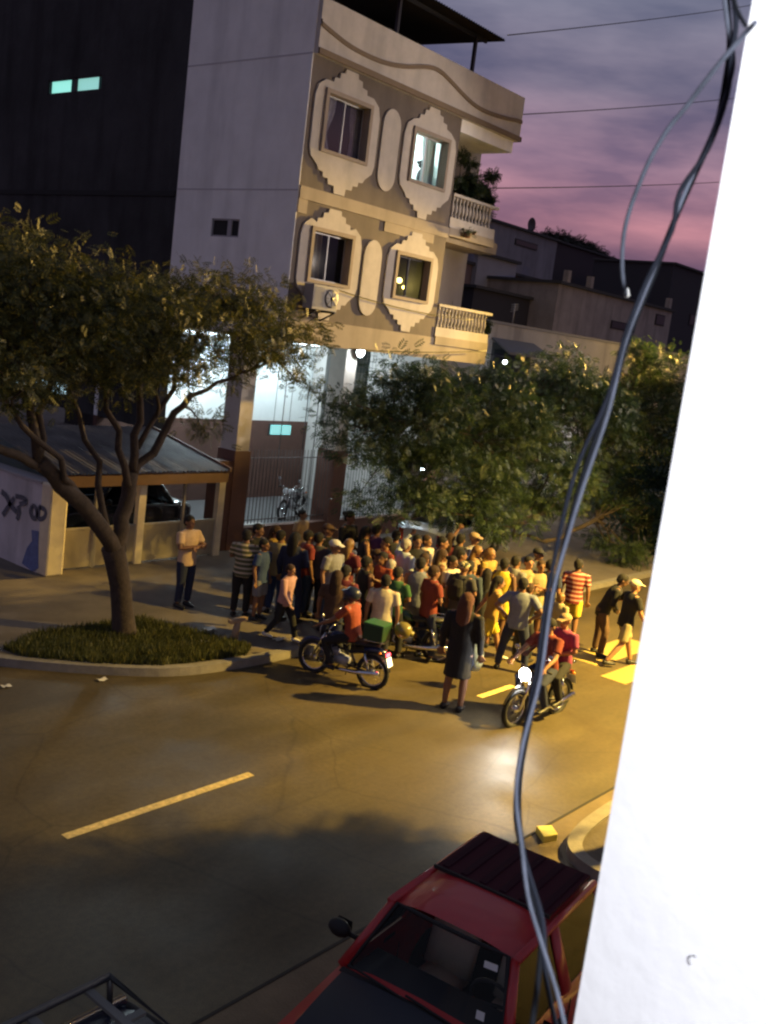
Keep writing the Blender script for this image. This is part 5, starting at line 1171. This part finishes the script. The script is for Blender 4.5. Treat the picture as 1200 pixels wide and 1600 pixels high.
# helmet carried by the bystander near the plate: a yellow helmet on a second parked motorcycle behind
f2 = G(800, 1072); a2 = G(880, 1100); m2 = G(838, 1095); rz2 = math.atan2(-m2.y, -m2.x)+R_(-8)
blackp = mat('black_tank_paint', (.015, .015, .018), .2, coat=.5)
hl_ = G(819, 1054, .81); rz2 = R_(176)
m2 = Vector((hl_.x-.49*math.cos(rz2), hl_.y-.49*math.sin(rz2), 0))
motorcycle('black motorcycle with a glaring headlight carrying two riders towards the camera', m2, rz2, blackp, True, False)
hp = Vector(m2)+Vector((math.cos(rz2), math.sin(rz2), 0))*.53+Vector((0, 0, .81))
rider('front rider in a red and white shirt holding the handlebar of the headlight motorcycle', m2, rz2, -.12, 'sit', top=('tee', 'darkred'), bot=('trousers', 'navy'), hair=('hair', 'black'), h=1.62, skin=0)
rider('pillion rider in a magenta shirt and pale cap on the headlight motorcycle', m2, rz2, -.50, 'pillion', z=.03, top=('tee', 'magenta'), bot=('trousers', 'black'), hair=None, hat=('cap', 'tan'), h=1.6, skin=0)
# third motorcycle parked inside the crowd with a yellow helmet on it
m3 = G(655, 1040, 0)
motorcycle('dark green motorcycle half hidden by the legs of the crowd', m3+Vector((.2, .5, 0)), rz1+R_(12), mat('green_tank_paint', (.02, .06, .03), .25, coat=.4))
hp3 = G(630, 985, 1.0)
yh = MB(); yh.ell(hp3, (.14, .155, .14), 16, 12); yh.tube([hp3+Vector((.05, -.1, -.02)), hp3+Vector((.08, -.16, -.04))], [.08, .06], 8, ry=[.05, .04])
yh.build('helmet', mat('yellow_helmet_shell', (.22, .18, .04), .2, coat=.6), label='shiny yellow green helmet resting on the green motorcycle seat', cat='helmet')
# motorbike inside the porch
motorcycle('motorcycle parked in the lit porch behind the railing', (PY(455, 790, 20.2).x, 20.2, .16), R_(200), mat('white_tank_paint', (.5, .5, .52), .3))

# ------------------------------------------------------------------ cars (local: front = +x, origin on the ground at mid length)
def car(name, label, loc, rz, paint, Lh, Wh, dims, ribs=False, rack=False, detail=True, cat='car'):
    """dims: belt z, roof z, windscreen foot x, windscreen top x, roof rear x, tail foot x, roof half width, belt half width"""
    zb, zr, xf, xt, xr, xe, wt, wb = dims
    t = thing(name, label, cat, (0, 0, 0))
    # lower body: sections along x
    st = [(-Lh, .80, .45, .85), (-Lh+.10, .93, .30, .96), (-Lh+.35, .98, .22, 1.0), (xe, 1.0, .2, 1.0), (0, 1.0, .2, 1.0), (xf-.15, 1.0, .2, 1.0), (xf, 1.0, .2, 1.0), (Lh-.42, .90, .22, .93), (Lh-.12, .80, .28, .84), (Lh, .66, .42, .72)]
    rows = []
    for x, wf, z0, hf in st:
        W_ = Wh*wf; zt_ = zb*hf if x > xf or x < xe else zb
        half = [(W_*.90, z0), (W_, z0+.10), (W_*1.0, (z0+zt_)/2), (W_*.985, zt_-.10), (min(wb, W_)*.99, zt_-.015)]
        rows.append([(x, y, z) for y, z in half]+[(x, half[-1][0]*.6, zt_+.035 if not (xe <= x < xf) else zt_-.015), (x, 0, zt_+.05 if not (xe <= x < xf) else zt_-.015)])
    b = MB(); n = 7
    for s in (1, -1):
        vs = [(x, y*s, z) for r in rows for x, y, z in r]; fs = []
        for i in range(len(rows)-1):
            for k in range(n-1):
                xm = (rows[i][0][0]+rows[i+1][0][0])/2
                if k >= 4 and xe < xm < xf: continue
                q = (i*n+k, (i+1)*n+k, (i+1)*n+k+1, i*n+k+1); fs.append(q if s > 0 else tuple(reversed(q)))
        b.add(vs, fs, True)
        for i in (0, len(rows)-1):
            q = [(x, y*s, z) for x, y, z in rows[i]]+[(rows[i][0][0], 0, rows[i][0][2])]; b.add(q, [tuple(range(len(q)))])
    b.build('body', paint, t)
    # cabin: roof skin, pillars
    rf = MB(); nx_, ny_ = 8, 8; vs = []
    for i in range(nx_+1):
        u = i/nx_; x = xr+(xt-xr)*u
        for j in range(ny_+1):
            v = -1+2*j/ny_; edge = (abs(v)**4)*.06+(abs(2*u-1)**6)*.03
            vs.append((x, v*wt*(1-.03*abs(2*u-1)**4), zr-edge))
    rf.add(vs, [(i*(ny_+1)+j, (i+1)*(ny_+1)+j, (i+1)*(ny_+1)+j+1, i*(ny_+1)+j+1) for i in range(nx_) for j in range(ny_)], True)
    rf.build('roof', paint, t)
    for s in (1, -1):
        MB().tube([(xf, s*(wb-.02), zb-.02), (xt, s*(wt-.01), zr-.075)], [.045, .035], 8).build('front_pillar', paint, t)
        MB().tube([(xe, s*(wb-.02), zb-.02), (xr, s*(wt-.02), zr-.08)], [.06, .05], 8).build('rear_pillar', paint, t)
        xm = (xt+xr)/2+.1; MB().tube([(xm, s*(wb), zb-.02), (xm, s*(wt), zr-.07)], [.085, .065], 8, ry=.03).build('middle_pillar', paint, t)
        MB().tube([(xt+.02, s*wt, zr-.065), (xr, s*wt, zr-.065)], .035, 8).build('roof_rail', paint, t)
    if ribs:
        b = MB(); nx_, ny_ = 6, 6; vs = []
        for i in range(nx_+1):
            x = xf+.12+(Lh-.40-xf)*i/nx_
            for j in range(ny_+1):
                v = -1+2*j/ny_; vs.append((x, v*wb*(.86-.10*i/nx_), zb+.060-.045*(i/nx_)-.03*v*v-.025*(i/nx_)**2*2))
        b.add(vs, [(i*(ny_+1)+j, (i+1)*(ny_+1)+j, (i+1)*(ny_+1)+j+1, i*(ny_+1)+j+1) for i in range(nx_) for j in range(ny_)], True)
        b.build('bonnet', mat('black_bonnet_paint', (.012, .013, .022), .35), t)
    seal = MB()
    def surf(a, b_, c, d, o=0): return [Vector(a), Vector(b_), Vector(c), Vector(d)]
    ws = [(xf-.01, -(wb-.06), zb+.0), (xf-.01, wb-.06, zb+.0), (xt+.01, wt-.06, zr-.06), (xt+.01, -(wt-.06), zr-.06)]
    rw = [(xe+.0, wb-.07, zb+.0), (xe+.0, -(wb-.07), zb+.0), (xr-.01, -(wt-.07), zr-.07), (xr-.01, wt-.07, zr-.07)]
    g = MB(); 
    # gently bowed windscreen
    m_ = 8; vs = []
    for i in range(m_+1):
        v = i/m_; bow = .05*math.sin(v*math.pi); lo = Vector(ws[0]).lerp(Vector(ws[1]), v)+Vector((bow, 0, 0)); hi = Vector(ws[3]).lerp(Vector(ws[2]), v)+Vector((bow*.6, 0, .008*math.sin(v*math.pi))); vs += [lo, hi]
    g.add(vs, [(2*i, 2*i+2, 2*i+3, 2*i+1) for i in range(m_)], True); wsg = g.build('windscreen', glass('car_glass', (.95, .97, .98), .05), t)
    ring = [vs[0]]+[vs[2*i] for i in range(1, m_+1)]+[vs[2*i+1] for i in range(m_, -1, -1)]+[vs[0]]
    MB().tube(ring, .018, 6, cap=False).build('rubber_seal', rubber, wsg)
    MB().quad(*rw).build('rear_window', glass('car_glass'), t)
    xm = (xt+xr)/2+.1
    for s in (1, -1):
        g = MB()
        g.quad((xf-.10, s*(wb-.005), zb), (xm+.04, s*(wb-.005), zb), (xm+.04, s*(wt+.005), zr-.09), (xt+.0, s*(wt+.005), zr-.09)); g.build('side_window', glass('car_side_glass', (.03, .035, .04), .0), t)
        g = MB(); g.quad((xm-.04, s*(wb-.005), zb), (xe+.08, s*(wb-.005), zb), (xr+.04, s*(wt+.005), zr-.09), (xm-.04, s*(wt+.005), zr-.09)); g.build('side_window', glass('car_side_glass'), t)
        m1 = MB().tube([(xf-.25, s*(wb), zb+.06), (xf-.22, s*(wb+.12), zb+.09)], .02, 6).ell((xf-.20, s*(wb+.17), zb+.11), (.06, .10, .07), 12, 8).build('wing_mirror', rubber, t)
        MB().quad((xf-.265, s*(wb+.10), zb+.06), (xf-.265, s*(wb+.24), zb+.06), (xf-.265, s*(wb+.24), zb+.16), (xf-.265, s*(wb+.10), zb+.16)).build('mirror_glass', chrome, m1)
        # door seam and handle
        MB().box(xm-.006, xm+.006, s*(Wh-.004), s*(Wh+.004), .32, zb-.06).build('door_seam', rubber, t)
        MB().box(xm+.10, xm+.26, s*(Wh-.01), s*(Wh+.025), zb-.18, zb-.14).build('door_handle', rubber, t)
        for x in (Lh-.62, -Lh+.62):
            w_ = MB().lathe([(.16, -.09), (.29, -.09), (.31, -.06), (.31, .06), (.29, .09), (.16, .09)], (x, s*(Wh-.09), .31), 20, 'y').build('wheel', rubber, t)
            MB().lathe([(.05, .095), (.17, .085), (.17, -.085), (.05, -.095)], (x, s*(Wh-.09), .31), 16, 'y').build('hubcap', chrome, w_)
        MB().ell((Lh-.06, s*Wh*.62, zb*.70), (.07, .13, .08), 12, 8).build('headlight', mat('lens_grey', (.5, .5, .5), .1), t)
        MB().box(-Lh-.01, -Lh+.04, s*Wh*.62, s*Wh*.78, zb*.55, zb*.85).build('tail_light', mat('tail_off', (.3, .01, .01), .2), t)
    MB().tube([(Lh-.03, -Wh*.85, .42), (Lh+.06, -Wh*.5, .40), (Lh+.07, Wh*.5, .40), (Lh-.03, Wh*.85, .42)], [.07, .09, .09, .07], 10).build('front_bumper', rubber, t)
    MB().tube([(-Lh+.03, -Wh*.85, .42), (-Lh-.06, -Wh*.5, .40), (-Lh-.06, Wh*.5, .40), (-Lh+.03, Wh*.85, .42)], [.07, .09, .09, .07], 10).build('rear_bumper', rubber, t)
    # cabin inside: floor, dashboard, seats, steering wheel
    trim = mat('dark_cabin_trim', (.02, .02, .022), .8)
    MB().box(xe+.05, xf-.05, -wb+.05, wb-.05, .34, .38).box(xf-.42, xf-.02, -wb+.06, wb-.06, zb-.22, zb-.05).box(xe, xe+.3, -wb+.06, wb-.06, .38, zb-.08).build('cabin_trim', trim, t)
    sm_ = mat('beige_seat_cloth', (.72, .64, .50), .9, var=.15)
    for s in (1, -1):
        q = MB().tube([(xf-.62, s*wb*.46, .60), (xf-1.05, s*wb*.46, .58)], [.18, .2], 12, ry=[.09, .09]).tube([(xf-1.02, s*wb*.46, .62), (xf-1.12, s*wb*.46, .95), (xf-1.18, s*wb*.46, zb+.22)], [.09, .08, .06], 12, ry=[.22, .22, .17])
        st_ = q.build('seat', sm_, t); MB().ell((xf-1.20, s*wb*.46, zb+.33), (.05, .12, .09), 12, 8).build('headrest', sm_, st_)
    MB().tube([(xf-1.5, -wb*.7, zb-.2), (xf-1.55, wb*.7, zb-.2)], .12, 10).build('rear_bench', sm_, t)
    s = 1
    MB().tube([(xf-.48+.03*math.sin(a_), wb*.46+.17*math.cos(a_), zb-.05+.16*math.sin(a_)) for a_ in np.linspace(0, 6.283, 21)], .015, 6, cap=False).tube([(xf-.40, wb*.46-.16, zb-.07), (xf-.48, wb*.46+.16, zb-.05)], .014, 6).build('steering_wheel', rubber, t)
    if detail:
        wp_ = MB()
        for y0_, y1_ in ((-wb*.05, -wb*.75), (wb*.55, -wb*.12)):
            wp_.tube([(xf+.10, y0_, zb+.05), (xf+.08, y1_, zb+.075)], .010, 5)
        wp_.build('wiper', rubber, t)
        MB().tube([(xf+.08, -wb*.9, zb+.02), (xf+.10, 0, zb+.045), (xf+.08, wb*.9, zb+.02)], .035, 8, ry=.012).build('cowl', rubber, t)
        k = .86
        for (v, u, w1, h1_, c) in ((.88, .82, .07, .028, 'white'), (.86, .24, .035, .035, 'white')):
            P_ = lambda vv, uu: (Vector(ws[0]).lerp(Vector(ws[1]), vv)).lerp(Vector(ws[3]).lerp(Vector(ws[2]), vv), uu)+Vector((.05*math.sin(vv*math.pi)+.006, 0, .004))
            dv, du = w1/(2*wb), h1_/.7
            MB().add([P_(v-dv, u-du), P_(v+dv, u-du), P_(v+dv, u+du), P_(v-dv, u+du)], [(0, 1, 2, 3)]).build('sticker', mat('sticker_white', (.65, .65, .62), .6), wsg)
    if ribs:
        x0r, x1r = xr+.04, xr+(xt-xr)*.60
        rk = MB().box(x0r, x1r, -wt+.03, wt-.03, zr-.012, zr+.012).build('roof_panel', mat('dark_maroon_roof', (.055, .013, .022), .85, spec=.15), t)
        for k in range(6):
            y = -wt+.10+k*(2*wt-.20)/5
            MB().box(x0r+.03, x1r-.03, y-.030, y+.030, zr+.012, zr+.024).build('roof_rib', mat('maroon_rib', (.035, .010, .018), .85, spec=.15), rk, bevel=.01)
        MB().box(x1r-.008, x1r+.012, -wt+.02, wt-.02, zr-.01, zr+.018).build('edge_strip', rubber, rk)
    if rack:
        b = MB(); zr2 = zr+.14
        ringp = [(xr+.05, -wt, zr2), (xt-.1, -wt, zr2), (xt-.1, wt, zr2), (xr+.05, wt, zr2)]
        rk = b.tube(ringp+[ringp[0]], .024, 8, cap=False, smooth=True).build('roof_rack', mat('rack_steel', (.04, .045, .06), .55, .3), t)
        for k in range(5):
            x = xr+.25+k*(xt-xr-.5)/4; MB().bar((x, -wt, zr2-.02), (x, wt, zr2-.02), .05, .02).build('rack_bar', mat('rack_bar_grey', (.12, .12, .12), .5, .3), rk)
        for k in range(2): MB().bar((xr+.05, -wt*.35+k*wt*.7, zr2-.045), (xt-.1, -wt*.35+k*wt*.7, zr2-.045), .05, .02).build('rack_bar', mat('rack_bar_grey', (.12, .12, .12)), rk)
        for p_ in ringp: MB().tube([(p_[0], p_[1]*.95, zr-.06), p_], .02, 6).build('rack_foot', dark_metal, rk)
    t.location = loc; t.rotation_euler = (0, 0, rz); return t
redp = mat('faded_red_paint', (.46, .028, .030), .38, var=.12, scale=4, coat=.4)
ZR = 1.50
A_ = [G(x, y, ZR) for x, y in ((622, 1398), (806, 1478), (765, 1303), (915, 1365))]
ry = sum((A_[0].y, A_[1].y))/2; hw = (A_[0].y-A_[1].y)/2
# the car heads towards -X; local +x = world -X
xt_w = (A_[0].x+A_[1].x)/2; xr_w = (A_[2].x+A_[3].x)/2
cx = xr_w-1.47
ryaw = math.pi+R_(6); xt_l, xr_l = .09, -1.32; rc = sum(A_, Vector())/4; rm = (xt_l+xr_l)/2
car('parked_car', 'faded red off-roader with dark ribbed roof panel parked by the near kerb', (rc.x-math.cos(ryaw)*rm, rc.y-math.sin(ryaw)*rm, 0), ryaw, redp, 1.62, .745,
    (1.0, ZR, xt_l+.33, xt_l, xr_l, xr_l-.16, .52, .70), ribs=True)
# dark estate with a roof rack ahead of it
R1 = G(190, 1518, 1.72)
car('parked_car', 'dark car with a steel roof rack cut by the bottom left corner of the picture', (R1.x-1.0, R1.y-.46, 0), 0, mat('dark_blue_car_paint', (.015, .02, .035), .25, coat=.5), 1.9, .70,
    (.95, 1.55, 1.25, 1.05, -.9, -1.15, .50, .64), rack=True, detail=False)
# car under the carport, and one parked at the far kerb behind the tree
car('parked_car', 'dark car standing inside the carport behind the cream gates', (14.3, 19.6, .12), R_(178), mat('black_car_paint', (.02, .02, .024), .2, coat=.6), 1.8, .72, (.95, 1.45, .9, .45, -.9, -1.2, .50, .64), detail=False)
pc = G(800, 838, 0)
car('parked_car', 'silver car parked beyond the crowd, glimpsed under the roadside tree', (22.0, 15.2, .12), R_(10), mat('silver_car_paint', (.42, .45, .48), .3, .5), 1.9, .78, (.95, 1.45, .9, .35, -1.0, -1.4, .56, .70), detail=False)

# ------------------------------------------------------------------ street lamps (their light falls on the road from the right)
def street_lamp(label, x, y, h, arm_dy, power, colr, cone, aim=None):
    t = thing('street_lamp', label, 'street lamp', (x, y, 0), 'street lamps on the near kerb')
    MB().tube([(x, y, 0), (x, y, h*.5), (x, y, h)], [.11, .09, .06], 10).build('pole', mat('lamp_pole_grey', (.3, .3, .3), .6, .3), t)
    MB().tube([(x, y, h-.1), (x, y+arm_dy*.5, h+.35), (x, y+arm_dy, h+.42)], [.04, .035, .03], 8).build('arm', mat('lamp_pole_grey', (.3, .3, .3)), t)
    hd = MB().ell((x, y+arm_dy+.25, h+.43), (.14, .34, .09), 14, 8).build('lamp_head', mat('lamp_head_grey', (.25, .25, .25), .5), t)
    MB().ell((x, y+arm_dy+.28, h+.34), (.11, .24, .07), 14, 8).build('lens', mat('sodium_glow', (1, .6, .1), emit=(1, .55, .08), estr=60), hd)
    if cone: point('sodium_lamp', (x, y+arm_dy+.28, h+.22), colr, power, .12, t, 'SPOT', spot_size=R_(cone), spot_blend=.7)
    else: point('sodium_lamp', (x, y+arm_dy+.28, h+.20), colr, power, .12, t)
    if aim:
        o = point('sodium_lamp', (x, y+arm_dy+.28, h+.22), colr, aim[3], .10, t, 'SPOT', spot_size=R_(aim[4]), spot_blend=.5)  # extra spot in the head, aimed to brighten one target
        o.rotation_euler = (Vector(aim[:3])-Vector((x, y+arm_dy+.28, h+.22))).to_track_quat('-Z', 'Y').to_euler()
    return t
SODIUM = 38000
street_lamp('street lamp beyond the white wall lighting the road yellow', 19.0, 0.5, 8.6, 1.2, SODIUM, (1, .66, .14), 142)
street_lamp('paler street lamp further along the near kerb', 28.5, 2.8, 8.0, 1.2, 500, (1, .82, .68), None, (16, 13.5, 7.0, 6000, 68))  # unseen lamp added to brighten the facade and the crowd
street_lamp('street lamp on the far pavement lighting the top of the roadside tree', 37.0, 14.3, 8.4, -1.4, 700, (1, .62, .13), None, (20, 13.9, 6.1, 70000, 27))

# headlight beam of the motorcycle
dirh = (Vector((math.cos(rz2+.45), math.sin(rz2+.45), -.22))).normalized()
sp = point('headlight_beam', hp+dirh*.06, (1, .93, .78), 120, .05, None, 'SPOT', spot_size=R_(64), spot_blend=.9)
sp.rotation_euler = dirh.to_track_quat('-Z', 'Y').to_euler()

# ------------------------------------------------------------------ balcony side where the photographer stands: white wall edge and cables
we = ray(1036, 800); taz = we.y/we.x
XWL = 1.05; ye = XWL*taz
wallm = mat('bright_white_wall', (.80, .80, .81), .8, var=.05, scale=3, bump=.08, bscale=30, stain=.04)
ww = thing('white_wall', 'overexposed white wall edge filling the right side, right beside the camera', 'wall', (XWL, ye, 3))
MB().box(XWL, XWL+.14, -2.6, ye, 2.6, 8.4).build('wall_panel', wallm, ww)
q = PX(1086, 1501, XWL-.004)
MB().tube([q+Vector((0, .006*math.cos(a_), .006*math.sin(a_))) for a_ in np.linspace(-1.2, 1.9, 8)], .0008, 4).build('wall_mark', mat('grey_mark', (.45, .45, .45)), ww)
MB().box(-3, XWL+.14, -2.6, .35, 2.6, 2.75).build('balcony_floor', plaster_white, label='plain balcony floor slab beneath the camera', cat='balcony')
point('balcony_lamp', (-.1, -.75, 6.15), (.93, .95, 1), 330, .10, None)
_bl = bpy.data.objects['balcony_lamp']
bt = thing('balcony_light', 'white globe light on the balcony beside the camera', 'lamp', (-.1, -.75, 6.4)); MB().ell((-.1, -.75, 6.42), (.12, .12, .12), 14, 10).build('globe', mat('globe_glow', (1, 1, 1), emit=(.93, .95, 1), estr=8), bt)
# cables hanging in front: surveyed as pixel + distance, then real tubes
def hang(name, pts, d0, d1, r, m, label):
    pts = [(x+11*math.exp(-((y-1060)/80)**2), y) for x, y in pts]; n = len(pts); w_ = []
    for i, (x, y) in enumerate(pts): w_.append(PD(x, y, d0+(d1-d0)*i/(n-1)))
    def cr_(p, it=3):
        o = [p[0]]
        P4 = [p[0]]+p+[p[-1]]
        for i in range(1, len(P4)-2):
            for k in range(1, it+2):
                t = k/(it+1); a, b_, c, d = P4[i-1], P4[i], P4[i+1], P4[i+2]
                o.append(.5*((2*b_)+(c-a)*t+(2*a-5*b_+4*c-d)*t*t+(3*b_-a-3*c+d)*t*t*t))
        return o
    b = MB(); rr = r; b.tube(cr_(w_), rr, 8); return b.build(name, m, label=label, cat='cable', group='cables hanging in front of the white wall')
wh_ = mat('white_cable_sheath', (.085, .095, .125), .9, var=.25, scale=30, spec=.2); dk = mat('dark_cable_sheath', (.004, .005, .008), .85, spec=.2); md = mat('blue_grey_cable_sheath', (.008, .010, .017), .85, spec=.2, var=.3, scale=25)
hang('cable', [(1128, -40), (1137, 40), (1146, 90), (1140, 130), (1112, 210), (1075, 290), (1042, 370), (1010, 450), (975, 540), (952, 640), (915, 750), (890, 830), (862, 930), (833, 1060), (815, 1160), (806, 1240), (815, 1320), (825, 1400), (845, 1470), (870, 1550), (884, 1610)], 1.25, 1.15, .0024, wh_, 'thin whitish cable running the whole length of the bundle')
hang('cable', [(1132, -40), (1140, 60), (1134, 120), (1118, 200), (1085, 275), (1052, 350), (1022, 430), (985, 520), (958, 610), (925, 700), (900, 780), (880, 860), (858, 950), (838, 1030), (822, 1130), (812, 1220), (813, 1300), (830, 1390), (845, 1450), (842, 1520), (830, 1610)], 1.28, 1.22, .0033, dk, 'dark cable twisted along the whitish one')
hang('cable', [(1140, -40), (1150, 30), (1144, 80), (1136, 150), (1105, 235), (1062, 300), (1050, 360), (1010, 440), (975, 530), (950, 620), (905, 720), (882, 800), (865, 880), (848, 960), (830, 1040), (818, 1120), (810, 1200), (806, 1280), (822, 1350), (848, 1440), (852, 1520), (870, 1610)], 1.22, 1.18, .0029, md, 'blue grey cable, thickest of the bundle')
hang('cable', [(1180, 35), (1165, 52), (1130, 92), (1100, 130), (1070, 170), (1045, 200), (1018, 245), (1000, 285), (985, 325), (975, 365), (972, 410), (974, 440), (979, 461)], 1.15, 1.3, .0026, wh_, 'loose whitish cable end curving away left from the bundle')
hang('cable', [(1165, 40), (1150, 10), (1140, -40)], 1.1, 1.15, .002, dk, 'short thin dark cable at the very top by the white wall')
MB().tube([PD(978, 452, 1.298), PD(980, 463, 1.302)], .0035, 8).build('cable_tip', mat('tip_white', (.85, .85, .8)), None, label='small pale connector at the end of the loose cable', cat='connector')
# overhead lines against the sky
for i, (a_, b2, lab) in enumerate((((793, 55), (1175, 8), 'uppermost overhead wire crossing the sky to the canopy'), ((812, 179), (1160, 152), 'middle overhead wire crossing the sky'), ((770, 294), (1150, 283), 'lowest overhead wire crossing the pink sky'), ((545, 545), (760, 548), 'thin wire strung under the lower balcony'))):
    A1 = PY(*a_, YF-.1 if i != 0 else YF-.4); d = ray(*b2); B1 = Vector((0, 0, CAM_H))+d*(34/d.x if False else 20/d.y*1.0)
    if i == 3: B1 = PY(*b2, YF-.2)
    cable('overhead_wire', sag(A1, B1, .06), .014, blk, lab, 'wire', 5, 'overhead wires')
# deeper town so the street does not end in nothing
px_box('far_house', 'dim house front at the far end of the street behind the roadside tree', 870, 560, 1150, 600, 46, 6, mauve_h)
